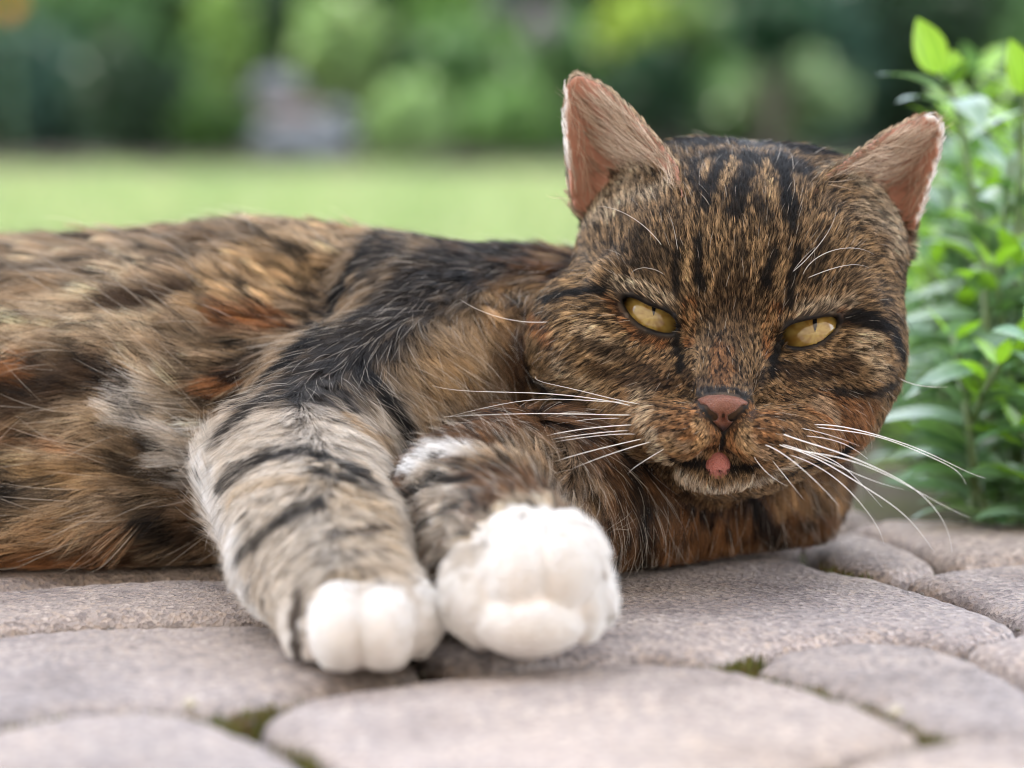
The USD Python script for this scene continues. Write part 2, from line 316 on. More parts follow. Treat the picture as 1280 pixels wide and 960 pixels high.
def leaf_mesh(base, tip, width, up, curl=.12, cup=.18, twist=0.0):
    """Lance-shaped leaf from base to tip, arching by curl, folded along its midrib; the colour primvar holds the distance from the midrib."""
    base, tip, up = map(np.asarray, (base, tip, up))
    ax = tip - base; L = np.linalg.norm(ax); ax = ax / L
    n0 = up - ax * (up @ ax); n0 = n0 / np.linalg.norm(n0)
    s0 = np.cross(ax, n0)
    n_ = np.cos(twist) * n0 + np.sin(twist) * s0
    s_ = np.cross(ax, n_)
    V, C = [], []
    T = np.linspace(0, 1, 10); A = np.linspace(-1, 1, 7)
    for t in T:
        w = width * (np.sin(np.pi * t ** .82) ** .85) * .5 + width * .03 * (1 - t)
        mid = base + ax * L * t + n0 * (4 * curl * L * t * (1 - t)) 
        for a in A:
            V.append(mid + s_ * w * a + n_ * (cup * w * abs(a) ** 1.4))
            C.append((abs(a), t, 0))
    i = (np.arange(9)[:, None] * 7 + np.arange(6)[None]).ravel()
    q = np.stack([i, i + 1, i + 8, i + 7], 1)
    return np.array(V), np.vstack([q[:, [0, 1, 2]], q[:, [0, 2, 3]]]), np.array(C)
def tube_mesh(P, R, n=6):
    P = np.asarray(P, float); R = np.broadcast_to(R, (len(P),))
    T = np.gradient(P, axis=0); T /= np.linalg.norm(T, axis=1, keepdims=True)
    A = np.cross(T, [0.3, 1, .1]); A /= np.linalg.norm(A, axis=1, keepdims=True); B = np.cross(T, A)
    an = np.arange(n) * 2 * np.pi / n
    V = (P[:, None] + R[:, None, None] * (np.cos(an)[None, :, None] * A[:, None] + np.sin(an)[None, :, None] * B[:, None])).reshape(-1, 3)
    i, j = np.meshgrid(np.arange(len(P) - 1), np.arange(n), indexing='ij')
    q = np.stack([i * n + j, i * n + (j + 1) % n, (i + 1) * n + (j + 1) % n, (i + 1) * n + j], -1).reshape(-1, 4)
    return V, np.vstack([q[:, [0, 1, 2]], q[:, [0, 2, 3]]])
plr = np.random.default_rng(23)
def plant(base, top, pairs, leaf_l, label, bright=.25, extra=(), lean=0.0):
    base, top = np.asarray(base, float), np.asarray(top, float)
    th = thing('leafy_plant', base, label=label, cat='plant', group='leafy plants beside the paving')
    tt_ = np.linspace(0, 1, 12)
    bow = np.array([plr.normal(0, .012), plr.normal(0, .012), 0])
    P = base + (top - base) * tt_[:, None] + bow * np.sin(np.pi * tt_)[:, None]
    obj('stem', tube_mesh(P, .0022 * (1 - .55 * tt_)), stem_m, th, smooth=True, origin=base)
    a0 = plr.uniform(0, 3.14)
    H_ = np.linalg.norm(top - base)
    for k in range(pairs):
        f = .12 + .86 * k / max(1, pairs - 1)
        c = np.array([np.interp(f, tt_, P[:, q]) for q in range(3)])
        for sgn in (0, 1):
            an = a0 + k * 1.57 + sgn * np.pi + plr.normal(0, .25)
            rise = plr.uniform(-.15, .45) + .9 * max(0, f - .75) * 3
            l = leaf_l * plr.uniform(.75, 1.15) * (1 - .45 * max(0, f - .7) / .3)
            d = np.array([math.cos(an), math.sin(an), rise]); d /= np.linalg.norm(d)
            fresh = f > .85
            v, f_, c_ = leaf_mesh(c + d * .002, c + d * l, l * plr.uniform(.26, .35), (0, 0, 1), curl=plr.uniform(.02, .16) * (1 if rise < .6 else .3), twist=plr.normal(0, .3))
            obj('leaf', (v, f_), leaf_ms[2 if (fresh and plr.random() < .6) or plr.random() < bright * .4 else plr.choice([0, 1, 3], p=[.5, .3, .2])], th, smooth=True, color=c_, origin=base)
    for (u0, v0, d0, u1, v1, d1, w, mi, cu, upv) in extra:
        p0, p1 = pix(u0, v0, d0), pix(u1, v1, d1)
        v, f_, c_ = leaf_mesh(p0, p1, w / 1000, upv, curl=cu)
        obj('leaf', (v, f_), leaf_ms[mi], th, smooth=True, color=c_, origin=base)
UPV, TOV = (0, 0, 1), (0.1, -1, .35)
b1 = pix(1240, 640, 1.0); b1[2] = -.01
plant(b1, pix(1188, 100, 1.0), 8, .034, 'tallest leafy plant with a bright yellow-green leaf at its tip', .3, extra=(
    (1172, 92, .99, 1146, 22, .985, 13, 2, .03, TOV), (1176, 112, .995, 1094, 94, .975, 9, 1, .06, UPV), (1180, 105, 1.0, 1238, 68, .985, 8, 0, .05, UPV), (1188, 100, 1.0, 1192, 62, 1.0, 9, 2, .03, TOV), (1195, 125, 1.0, 1228, 160, .97, 15, 1, .10, (0, -.6, 1)), (1180, 130, 1.0, 1120, 128, .985, 8, 1, .08, UPV)))
b2 = pix(1285, 640, .97); b2[2] = -.01
plant(b2, pix(1283, 110, .98), 8, .036, 'leafy plant at the picture\'s right edge with an upright fresh tip', .35, extra=((1281, 118, .98, 1262, 48, .97, 11, 2, .03, TOV), (1284, 520, .96, 1128, 500, .915, 15, 1, .20, (0, -.3, 1)), (1270, 470, .965, 1200, 440, .93, 12, 0, .10, UPV), (1272, 440, .965, 1284, 395, .95, 14, 2, .05, TOV)))
for k, (u, v, d, ub, n_, l_, lab) in enumerate((
    (1225, 250, 1.05, 1235, 7, .036, 'leafy plant between the two tallest, half hidden by their leaves'), (1165, 330, 1.08, 1180, 7, .036, 'lower leafy plant next to the cat\'s right cheek'), (1275, 330, 1.02, 1268, 7, .038, 'bushy low plant under the upright fresh tip'), (1190, 420, .99, 1205, 6, .034, 'short leafy plant at the edge of the paving, nearest the cat'),
    (1250, 455, .955, 1250, 6, .036, 'short leafy plant in front, overhanging the paving'), (1320, 200, 1.04, 1330, 8, .038, 'leafy plant mostly outside the right edge of the picture'), (1300, 420, .95, 1306, 6, .038, 'broad low plant in the right front corner of the bed'), (1240, 180, 1.16, 1245, 8, .038, 'tall leafy plant at the back of the bed, behind the fresh tips'), (1300, 160, 1.20, 1310, 8, .04, 'dense leafy plant at the back right of the bed'), (1170, 240, 1.22, 1185, 8, .036, 'far leafy plant showing beside the cat\'s right ear'),
    (1200, 330, 1.30, 1215, 7, .04, 'deepest leafy plant in the shade of the others'), (1160, 300, 1.14, 1172, 8, .040, 'leafy plant rising behind the cat\'s right cheek and ear'), (1210, 170, 1.12, 1220, 9, .040, 'tall leafy plant close behind the tallest one'), (1262, 250, 1.08, 1262, 9, .040, 'dense leafy plant in the middle of the bed'), (1300, 250, 1.10, 1298, 9, .042, 'dense leafy plant at the right behind the upright tip'),
    (1195, 140, 1.18, 1200, 10, .040, 'tall leafy plant directly right of the cat\'s right ear tip'), (1228, 90, 1.22, 1232, 10, .042, 'tall leafy plant far back between the two fresh tips'), (1270, 150, 1.06, 1275, 10, .040, 'tall leafy plant close to the picture\'s right edge'), (1310, 90, 1.12, 1312, 10, .042, 'tall leafy plant rising out of the right edge of the picture'), (1180, 230, 1.10, 1188, 9, .038, 'leafy plant half hidden by the cat\'s right ear'), (1255, 200, 1.14, 1258, 10, .042, 'thick leafy plant in the middle depth of the bed'),
    (1240, 330, 1.00, 1242, 7, .040, 'middle-height leafy plant in front of the dense ones'), (1185, 360, 1.05, 1192, 7, .038, 'middle-height leafy plant nearest the cat\'s face'), (1215, 480, 1.02, 1222, 5, .036, 'low leafy plant at the foot of the tallest one'), (1275, 540, .96, 1268, 4, .036, 'lowest leafy plant at the picture\'s right edge'), (1340, 300, 1.25, 1340, 9, .042, 'leafy plant deep in the bed at the far right'), (1255, 120, 1.28, 1260, 10, .042, 'highest leafy plant at the very back of the bed'), (1140, 360, 1.33, 1150, 8, .042, 'leafy plant at the far back beside the cat\'s right cheek'), (1230, 240, 1.36, 1236, 9, .044, 'leafy plant at the far back in the middle of the bed'), (1290, 180, 1.34, 1296, 10, .044, 'leafy plant at the far back near the right edge of the picture'), (1175, 520, 1.20, 1180, 5, .038, 'low leafy plant filling the gap beside the cat\'s lower cheek'), (1225, 430, 1.10, 1230, 6, .040, 'low leafy plant filling the middle of the bed'), (1290, 480, 1.06, 1295, 5, .040, 'low leafy plant filling the right of the bed'), (1230, 300, 1.02, 1236, 8, .036, 'leafy plant close in front of the thick ones'), (1265, 200, 1.03, 1268, 9, .036, 'slender leafy plant just behind the upright fresh tip'),
    (1150, 470, 1.12, 1160, 5, .032, 'small leafy plant beside the cat\'s whiskers'))):
    b_ = pix(ub, 640, d); b_[2] = -.012
    d = d - .035
    plant(b_ - np.array([0, .03, 0]), pix(u, v, d), n_ + 4, l_ * .98, lab, .16)

# ---- far border across the lawn: shrubs, rocks and flowers, all far out of focus
def leaf_cloud(name, c, r, n, size, cols, seed, label, cat_, trans=.3, clump=.5, stems=True, group=None):
    """A shrub: woody stems and a crown of many small leaf faces in uneven clumps."""
    g = np.random.default_rng(seed)
    c, r = np.asarray(c, float), np.asarray(r, float)
    base = np.array([c[0], c[1], 0])
    th = thing(name, base, label=label, cat=cat_, group=group)
    if stems:
        parts, off = [], 0
        for k in range(5):
            e = c + r * g.uniform(-.6, .6, 3)
            P = base + (e - base) * np.linspace(0, 1, 5)[:, None] + g.normal(0, .02, (5, 3)) * np.linspace(0, 1, 5)[:, None]
            parts.append(tube_mesh(P, np.linspace(.012, .004, 5), 5))
        V = np.vstack([p for p, _ in parts]); Fa = []
        for p, f_ in parts: Fa.append(f_ + off); off += len(p)
        obj('stem', (V, np.vstack(Fa)), bark_m, th, smooth=True, origin=base)
    cl = g.normal(size=(max(6, n // 60), 3)); cl /= np.linalg.norm(cl, axis=1, keepdims=True); cl *= g.uniform(.35, .95, (len(cl), 1))
    q = cl[g.integers(0, len(cl), n)] + g.normal(0, .22 * clump + .08, (n, 3))
    d = np.linalg.norm(q, axis=1); q[d > 1.1] *= (1.1 / d[d > 1.1])[:, None]
    p = c + q * r
    p = p[p[:, 2] > .0]
    n = len(p)
    a = g.normal(size=(n, 3)); a /= np.linalg.norm(a, axis=1, keepdims=True)
    b = np.cross(a, g.normal(size=(n, 3))); b /= np.linalg.norm(b, axis=1, keepdims=True)
    s = size * g.uniform(.6, 1.3, (n, 1))
    V = np.stack([p - a * s, p + b * s * .42, p + a * s, p - b * s * .42], 1).reshape(-1, 3)
    i = np.arange(n) * 4
    Fa = np.vstack([np.stack([i, i + 1, i + 2], 1), np.stack([i, i + 2, i + 3], 1)])
    key = tuple(np.round(np.ravel(cols), 3)) + (trans,)
    if key not in cloud_ms:
        c1, c2 = cols
        cloud_ms[key] = mat(numbered('shrub_leaf'), {"g": ("geometry", {}), "r": ("rgb_ramp", {"ramp": [(0, c1), (1, c2)]}), "p": ("principled_bsdf", {"roughness": .5, "specular_ior_level": .4}), "t": ("translucent_bsdf", {}), "x": ("mix_closure", {"fac": trans})},
            [("g.random_per_island", "r.fac"), ("r.color", "p.base_color"), ("r.color", "t.color"), ("p.BSDF", "x.closure1"), ("t.BSDF", "x.closure2")], surface="x.closure")
    obj('crown', (V, Fa), cloud_ms[key], th, origin=base)
    return th
cloud_ms = {}
bark_m = mat('shrub_bark', {"g": ("geometry", {}), "n": ("noise_texture", {"scale": 40.0}), "r": ("rgb_ramp", {"ramp": [(.3, (.022, .018, .013)), (.7, (.05, .038, .027))]}), "p": ("principled_bsdf", {"roughness": .9})}, [("g.position", "n.vector"), ("n.fac", "r.fac"), ("r.color", "p.base_color")])
def far(u, v, d): return pix(u, v, d)
def px(n, d): return n / F * d
DG, MG, LG, YG, BG = ((.016, .042, .014), (.036, .085, .022)), ((.07, .15, .042), (.155, .29, .075)), ((.22, .34, .12), (.36, .50, .20)), ((.20, .29, .035), (.34, .41, .07)), ((.035, .085, .055), (.07, .15, .10))
SH = [  # u, v of the middle, half width, half height (pixels), depth, colours, leaves, leaf size, label
 (160, 130, 72, 75, 7.3, DG, 2600, .022, 'dark green rounded shrub behind the lawn at the left'), (262, 158, 50, 45, 7.15, ((.035, .085, .010), (.13, .21, .02)), 2000, .016, 'small clipped ball shrub beside the pile of grey rocks'),
 (275, 45, 38, 80, 7.9, ((.17, .28, .06), (.32, .44, .11)), 1200, .03, 'tall thin pale green shrub above the clipped ball shrub'), (40, 120, 85, 85, 7.9, BG, 1800, .03, 'grey-green bush at the left edge of the border'), (60, 30, 110, 60, 8.4, MG, 1600, .035, 'loose mid green bush high at the left edge'),
 (510, 158, 55, 52, 7.2, LG, 1600, .022, 'pale green rounded bush to the right of the rocks'), (425, 55, 65, 70, 8.0, ((.20, .31, .10), (.36, .47, .17)), 1500, .03, 'light green shrub over the pile of rocks'), (350, 45, 45, 70, 8.6, DG, 1200, .035, 'dark shrub in the gap above the rocks'), (470, 90, 60, 60, 8.2, DG, 1500, .03, 'dark green bush behind the pale rounded bush'),
 (585, 110, 70, 85, 7.8, MG, 2200, .03, 'mid green leafy bush in the middle of the border'), (560, 30, 80, 60, 8.6, ((.10, .20, .03), (.36, .45, .08)), 1700, .035, 'yellow flecked bush in the middle of the border'), (640, 150, 55, 55, 7.25, ((.10, .20, .05), (.21, .31, .09)), 1600, .022, 'low green bush just left of the cat\'s ear'), (690, 100, 50, 90, 7.7, MG, 1800, .028, 'green bush behind the cat\'s left ear'),
 (815, 115, 55, 60, 7.25, ((.008, .034, .011), (.02, .066, .02)), 2200, .02, 'dark rounded bush right of the cat\'s left ear'), (800, 45, 55, 50, 8.0, YG, 900, .035, 'bush with bright yellow-green leaves above the dark bush'), (870, 60, 60, 70, 8.2, ((.09, .16, .04), (.18, .26, .07)), 1600, .03, 'olive green bush between the cat\'s ears'), (965, 32, 62, 48, 7.3, ((.008, .042, .014), (.02, .075, .026)), 2200, .02, 'clipped dark ball shrub high between the ears'),
 (985, 115, 80, 55, 7.6, ((.13, .21, .09), (.24, .33, .16)), 1700, .026, 'grey-green low bush between the cat\'s ears'), (905, 130, 45, 45, 7.9, MG, 1200, .026, 'small mid green bush behind the crown of the cat\'s head'), (1050, 90, 50, 110, 8.2, BG, 1700, .03, 'blue-green bush left of the cat\'s right ear'), (1120, 60, 80, 110, 8.8, DG, 2000, .035, 'deep green shrub behind the tall leafy plant'), (1240, 60, 100, 130, 8.4, DG, 2200, .035, 'dark bush behind the plants at the right edge'), (1340, 80, 90, 120, 8.0, MG, 1500, .035, 'green bush beyond the right edge of the picture'), (-70, 90, 90, 110, 8.0, MG, 1500, .035, 'green bush beyond the left edge of the picture'),
]
for i, (u, v, ru, rv, d, cols, n_, sz, lab) in enumerate(SH):
    leaf_cloud('garden_shrub', far(u, v, d), (px(ru, d), px(ru, d) * .9, px(rv, d)), n_, sz, cols, 300 + i, lab, 'shrub', stems=True)
# hedge and trees closing the garden behind
for i, (x, y, rx, rz, cols, lab) in enumerate(((-3.6, 10.2, 1.5, 1.9, DG, 'dark tree at the back left of the garden'), (-1.4, 10.6, 1.4, 1.5, MG, 'green tree at the back of the garden, left of the middle'), (.8, 10.4, 1.3, 1.7, DG, 'dark tree at the back of the garden behind the cat\'s ears'), (2.9, 10.2, 1.6, 1.8, DG, 'dark tree at the back right of the garden'), (-6.2, 10.4, 1.6, 1.8, MG, 'tree far to the left behind the border'), (5.6, 10.4, 1.7, 1.8, MG, 'tree far to the right behind the border'))):
    leaf_cloud('garden_tree', (x, y, rz * .98), (rx, .9, rz), 6000, .075, cols, 500 + i, lab, 'tree', clump=.8)
# clipped hedge closing the view across the whole garden
hv = trimesh.creation.box([26, .9, 1.9]).subdivide().subdivide().subdivide().subdivide().subdivide()
hp = np.asarray(hv.vertices) + np.array([0, 11.9, .93])
hp = hp + np.asarray(hv.vertex_normals) * (meshkit.fbm(hp * 5, 4, 31)[:, None] - .5) * .35
hg = thing('hedge', (0, 11.9, 0), label='dense dark hedge closing the garden behind everything', cat='hedge')
obj('branch_mass', (hp, hv.faces), mat('hedge_inside', {"p": ("principled_bsdf", {"base_color": (.014, .032, .011), "roughness": .9})}, []), hg, origin=(0, 11.9, 0))
hr = np.random.default_rng(88)
nL = 16000
q = np.stack([hr.uniform(-9, 9, nL), 11.42 + hr.normal(0, .08, nL), hr.uniform(0.02, 1.9, nL)], 1)
a = hr.normal(size=(nL, 3)); a /= np.linalg.norm(a, axis=1, keepdims=True); b = np.cross(a, hr.normal(size=(nL, 3))); b /= np.linalg.norm(b, axis=1, keepdims=True)
s = hr.uniform(.025, .05, (nL, 1)); i = np.arange(nL) * 4
obj('foliage', (np.stack([q - a * s, q + b * s * .5, q + a * s, q - b * s * .5], 1).reshape(-1, 3), np.vstack([np.stack([i, i + 1, i + 2], 1), np.stack([i, i + 2, i + 3], 1)])), list(cloud_ms.values())[0], hg, origin=(0, 11.9, 0), kind='stuff')
# unseen tree added at the left, its crown placed to block the sun
shade = np.array([-.01, .84, .06]) + 4.1 * np.array([math.sin(SUN_AZ) * math.cos(SUN_EL), math.cos(SUN_AZ) * math.cos(SUN_EL), math.sin(SUN_EL)])
leaf_cloud('garden_tree', shade, (1.0, .85, .8), 17000, .088, DG, 640, 'unseen leafy tree added at the left to block the sun from the cat', 'tree', clump=1.0, trans=.12)
# grey rocks with a rusty one on top
rock_ms = [mat('garden_rock' + ('' if i == 0 else f'_{i:03d}'), {"g": ("geometry", {}), "n": ("noise_texture", {"scale": 14.0, "detail": 6.0}), "r": ("rgb_ramp", {"ramp": [(.3, tuple(np.array(c) * .7)), (.7, c)]}), "b": ("bump", {"strength": .6, "distance": .02}), "p": ("principled_bsdf", {"roughness": .9})}, [("g.position", "n.vector"), ("n.fac", "r.fac"), ("r.color", "p.base_color"), ("n.fac", "b.height"), ("b.normal", "p.normal")]) for i, c in enumerate(((.085, .095, .105), (.12, .055, .036), (.12, .125, .13)))]
for i, (u, v, ru, rv, d, mi, lab) in enumerate(((345, 178, 34, 26, 7.15, 0, 'grey rock at the left foot of the rock pile'), (405, 180, 36, 24, 7.15, 0, 'grey rock at the right foot of the rock pile'), (372, 165, 34, 18, 7.25, 2, 'paler grey rock in the middle of the pile'), (365, 141, 36, 10, 7.35, 1, 'flat rust-brown rock lying on the grey pile'), (345, 115, 34, 22, 7.6, 2, 'pale pinkish rock at the top of the pile'), (420, 150, 24, 16, 7.4, 0, 'small grey rock at the back of the pile'))):
    s = trimesh.creation.icosphere(3, 1.0)
    p = np.asarray(s.vertices); p = p * (1 + .5 * (meshkit.noise(p * 1.7 + i * 7, 3) - .5))[:, None]
    p = p * np.array([px(ru, d), px(ru, d) * .8, px(rv, d)]) + far(u, v, d)
    obj('garden_rock', (p, s.faces), rock_ms[mi], smooth=40, label=lab, cat='rock')
# flowers
fl_ms = {}
for k, (u, v, d, r, n_, col_, lab) in enumerate(((677, 30, 7.4, 22, 60, (.20, .15, .22), 'pale lilac flower head above the cat\'s left ear'), (628, 4, 7.6, 22, 50, (.11, .11, .13), 'pale flower head at the top edge of the picture'), (10, 6, 7.6, 16, 40, (.75, .33, .03), 'orange flower in the top left corner'), (790, 62, 7.3, 18, 40, (.16, .19, .03), 'yellow-green flower head right of the cat\'s left ear'), (430, 18, 7.5, 18, 30, (.12, .16, .04), 'pale yellow flower head over the light green shrub'), (155, 45, 7.5, 18, 24, (.07, .09, .05), 'faded flower head above the dark rounded shrub'))):
    g = np.random.default_rng(700 + k)
    c = far(u, v, d); base = np.array([c[0], c[1], 0]); R_ = px(r, d)
    th = thing('border_flower', base, label=lab, cat='flower')
    obj('stem', tube_mesh(base + (c - base) * np.linspace(0, 1, 5)[:, None], .004, 5), stem_m, th, smooth=True, origin=base)
    q = g.normal(size=(n_, 3)); q /= np.linalg.norm(q, axis=1, keepdims=True)
    V, Fa = [], []
    for o in q:
        b_ = np.cross(o, g.normal(size=3)); b_ /= np.linalg.norm(b_); w_ = R_ * .28
        kk = len(V)
        V += [c, c + o * R_ * .6 + b_ * w_, c + o * R_, c + o * R_ * .6 - b_ * w_]
        Fa += [(kk, kk + 1, kk + 2), (kk, kk + 2, kk + 3)]
    m_ = mat(numbered('flower_petal'), {"p": ("principled_bsdf", {"base_color": col_, "roughness": .6}), "t": ("translucent_bsdf", {"color": col_}), "x": ("mix_closure", {"fac": .3})}, [("p.BSDF", "x.closure1"), ("t.BSDF", "x.closure2")], surface="x.closure")
    obj('petals', (np.array(V), np.array(Fa)), m_, th, origin=base)
# ================================================================ the cat
# Its body is sculpted as one smooth union of ellipsoids and tapered limbs (a distance field), turned into one continuous mesh.
f32 = np.float32
prims = []                       # (function(points) -> distance, blend radius, tag, carve)
def ell(u, v, d, ru, rv, rd, k=8, tg='body', roll=0, carve=False):
    """Ellipsoid: centre at a pixel and depth, radii ru, rv in photograph pixels at that depth, rd in mm."""
    c = pix(u, v, d)
    r = np.array([ru / F * d, rv / F * d, rd / 1000.0])
    a = math.radians(roll)
    R = np.stack([math.cos(a) * RIGHT - math.sin(a) * UP, math.sin(a) * RIGHT + math.cos(a) * UP, FWD])
    ell_w(c, R, r, k, tg, carve)
def ell_w(c, R, r, k=8, tg='body', carve=False):
    c, R, r = np.asarray(c, f32), np.asarray(R, f32), np.asarray(r, f32)
    def fn(p):
        q = ((p - c) @ R.T) / r
        k0 = np.sqrt((q * q).sum(1)) + 1e-6
        q /= r
        k1 = np.sqrt((q * q).sum(1)) + 1e-6
        return k0 * (k0 - 1) / k1
    prims.append((fn, k / 1000, tg, carve))
def cone(p0, r0, p1, r1, k=8, tg='body', carve=False, squash=None):
    """Limb from pixel-depth point p0 to p1 with radii in mm."""
    a, b = (np.asarray(pix(*p), f32) for p in (p0, p1))
    r0, r1 = f32(r0 / 1000), f32(r1 / 1000)
    ba = b - a
    l2 = f32(ba @ ba)
    def fn(p):
        h = np.clip(((p - a) @ ba) / l2, 0, 1)
        q = p - a - h[:, None] * ba
        return np.sqrt((q * q).sum(1)) - (r0 + h * (r1 - r0))
    prims.append((fn, k / 1000, tg, carve))

I3 = np.eye(3)
# torso, chest to rump (the rump lies beyond the picture's left edge)
ell_w((-0.16, 0.866, 0.016), I3, (0.13, 0.046, 0.020), 16, 'torso')
ell_w((-0.030, 0.905, 0.043), I3, (0.085, 0.066, 0.040), 14, 'torso')
ell_w((-0.115, 0.908, 0.044), I3, (0.10, 0.082, 0.0535), 14, 'torso')
ell_w((-0.215, 0.912, 0.043), I3, (0.11, 0.086, 0.053), 18, 'torso')
ell_w((-0.325, 0.955, 0.047), I3, (0.085, 0.078, 0.048), 18, 'torso')
ell_w((-0.345, 0.895, 0.030), I3, (0.075, 0.045, 0.028), 12, 'torso')     # folded thigh
ell_w((-0.310, 0.855, 0.018), I3, (0.065, 0.022, 0.017), 8, 'torso')      # hind foot drawn up to the belly
for a, b, r0, r1 in (((-.40, .97, .03), (-.46, .90, .018), 18, 14), ((-.46, .90, .018), (-.44, .82, .014), 14, 12), ((-.44, .82, .014), (-.36, .80, .012), 12, 9)):
    u0, v0, d0 = topix(np.array(a)); u1, v1, d1 = topix(np.array(b))
    cone((u0, v0, d0), r0, (u1, v1, d1), r1, 10, 'torso')                # tail
ell(385, 337, .915, 140, 44, 38, 16, 'torso')
# neck and chest
ell(645, 456, .895, 190, 140, 55, 22, 'neck')
ell(770, 520, .885, 170, 150, 46, 20, 'neck')
# near shoulder, upper arm, forearm and paw (left in the picture)
ell(540, 398, .880, 105, 70, 38, 16, 'arm', roll=35)
ell(520, 470, .850, 105, 88, 30, 12, 'arm', roll=38)
ell(440, 515, .836, 112, 84, 30, 16, 'arm', roll=32)
cone((370, 590, .803), 25, (402, 690, .745), 21, 18, 'arm')
cone((404, 690, .745), 21, (446, 770, .703), 16.5, 8, 'arm')
# toes of the near paw
for (u, v, d, r) in ((392, 782, .706, 10.5), (432, 784, .692, 11.5), (478, 782, .691, 11.3), (515, 776, .700, 9.0)):
    ell(u, v, d, r * 3.8, r * 5.3, r * 1.5, .9, 'paw')
ell(450, 752, .712, 74, 52, 20, 6, 'paw')
# far arm: elbow under the chin, forearm along the ground, wrist raised, paw towards the lens
cone((955, 598, .884), 25.5, (800, 603, .856), 26, 10, 'farm')
cone((800, 603, .856), 26, (660, 622, .802), 23, 10, 'farm')
cone((660, 622, .802), 22, (585, 636, .768), 18.5, 9, 'farm')
cone((585, 636, .768), 18, (636, 705, .728), 18.5, 7, 'farm')
ell(660, 728, .712, 80, 74, 17, 6, 'paw')
for (u, v, d, ru, rv, rd) in ((604, 748, .695, 42, 60, 13), (650, 716, .689, 46, 62, 14), (702, 712, .690, 44, 56, 13), (660, 776, .688, 66, 44, 14), (726, 752, .697, 30, 50, 12)):
    ell(u, v, d, ru, rv, rd, 1.5, 'paw')
ell(662, 745, .698, 72, 72, 13.5, 4, 'paw')
# head
ell(926, 322, .850, 202, 138, 46, 10, 'head')
ell(912, 345, .823, 148, 118, 26, 8, 'head')
ell(752, 430, .838, 88, 96, 34, 9, 'head')
ell(868, 264, .853, 95, 80, 26, 9, 'head')
ell(1000, 277, .855, 95, 80, 26, 9, 'head')
ell(1060, 432, .842, 66, 104, 34, 9, 'head')
ell(905, 470, .818, 85, 80, 19, 6, 'head')
ell(832, 482, .813, 58, 52, 12, 8, 'head')
ell(985, 495, .815, 58, 52, 12, 8, 'head')
ell(795, 505, .826, 62, 58, 26, 8, 'head')
ell(1012, 520, .832, 76, 62, 27, 8, 'head')
ell(905, 560, .832, 110, 60, 28, 8, 'head')
cone((914, 400, .813), 10.0, (905, 492, .7925), 8.2, 6, 'head')
ell(904, 506, .7875, 33, 24, 8.5, 3.5, 'head')
ell(856, 541, .7925, 52, 36, 14.5, 3.0, 'head')
ell(949, 547, .7935, 54, 38, 14.5, 3.0, 'head')
ell(820, 535, .803, 48, 36, 14, 6, 'head')
ell(990, 545, .805, 52, 38, 14, 6, 'head')
ell(893, 588, .800, 50, 27, 11, 3, 'head')
cone((770, 352, .8135), 5.5, (850, 386, .8075), 6.2, 7, 'head')
cone((985, 396, .8075), 6.2, (1060, 380, .8155), 5.5, 7, 'head')
ell(800, 428, .815, 52, 22, 9, 6, 'head', roll=-12)
ell(1020, 446, .816, 52, 20, 9, 6, 'head', roll=12)
# upper lids, heavy and half closed, and the thin lower rims
for a_, b_, r_ in (((776, 368, .8070), (794, 369, .8046), 1.5), ((794, 369, .8046), (814, 379, .8036), 1.9), ((814, 379, .8036), (846, 397, .8012), 1.8), ((976, 409, .8006), (1006, 397, .8024), 1.8), ((1006, 397, .8024), (1030, 392, .8050), 1.9), ((1030, 392, .8050), (1049, 394, .8072), 1.5),
                   ((786, 397, .8060), (810, 413, .8055), 1.2), ((810, 413, .8055), (842, 420, .8040), 1.2), ((982, 436, .8045), (1014, 436, .8070), 1.2), ((1014, 436, .8070), (1044, 416, .8075), 1.2)):
    cone(a_, r_, b_, r_, 1.8, 'head')
# mouth: the lips part a little under the whisker pads
cone((852, 571, .790), 2.2, (892, 566, .784), 2.6, 2.0, 'head', carve=True)
cone((892, 566, .784), 2.6, (940, 577, .791), 2.2, 2.0, 'head', carve=True)
cone((903, 538, .7795), 1.0, (899, 566, .782), 1.2, 1.5, 'head', carve=True)

EYES = {'left': [(778, 371), (784, 371), (793, 373), (810, 382), (826, 387), (838, 393), (846, 403), (846, 412), (840, 416), (830, 416), (820, 413), (808, 409), (799, 404), (790, 396), (784, 387), (779, 378)],
        'right': [(1048, 398), (1044, 396), (1036, 396), (1027, 397), (1007, 401), (994, 404), (985, 408), (977, 416), (976, 424), (980, 430), (993, 433), (1003, 433), (1013, 431), (1024, 426), (1033, 420), (1042, 411)]}
EARS = {'left': [(712, 93), (724, 89), (738, 93), (765, 108), (800, 142), (832, 178), (854, 208), (858, 245), (815, 292), (745, 300), (714, 265), (707, 238), (704, 195), (700, 145), (702, 108)],
        'right': [(1158, 139), (1170, 139), (1180, 150), (1183, 168), (1178, 195), (1165, 238), (1152, 275), (1138, 325), (1095, 335), (1040, 300), (1008, 250), (1022, 220), (1060, 192), (1100, 164), (1138, 144)]}
EAR_D = {'left': (.838, 0.00003), 'right': (.842, 0.00003)}      # depth at the base, forward lean per pixel of height

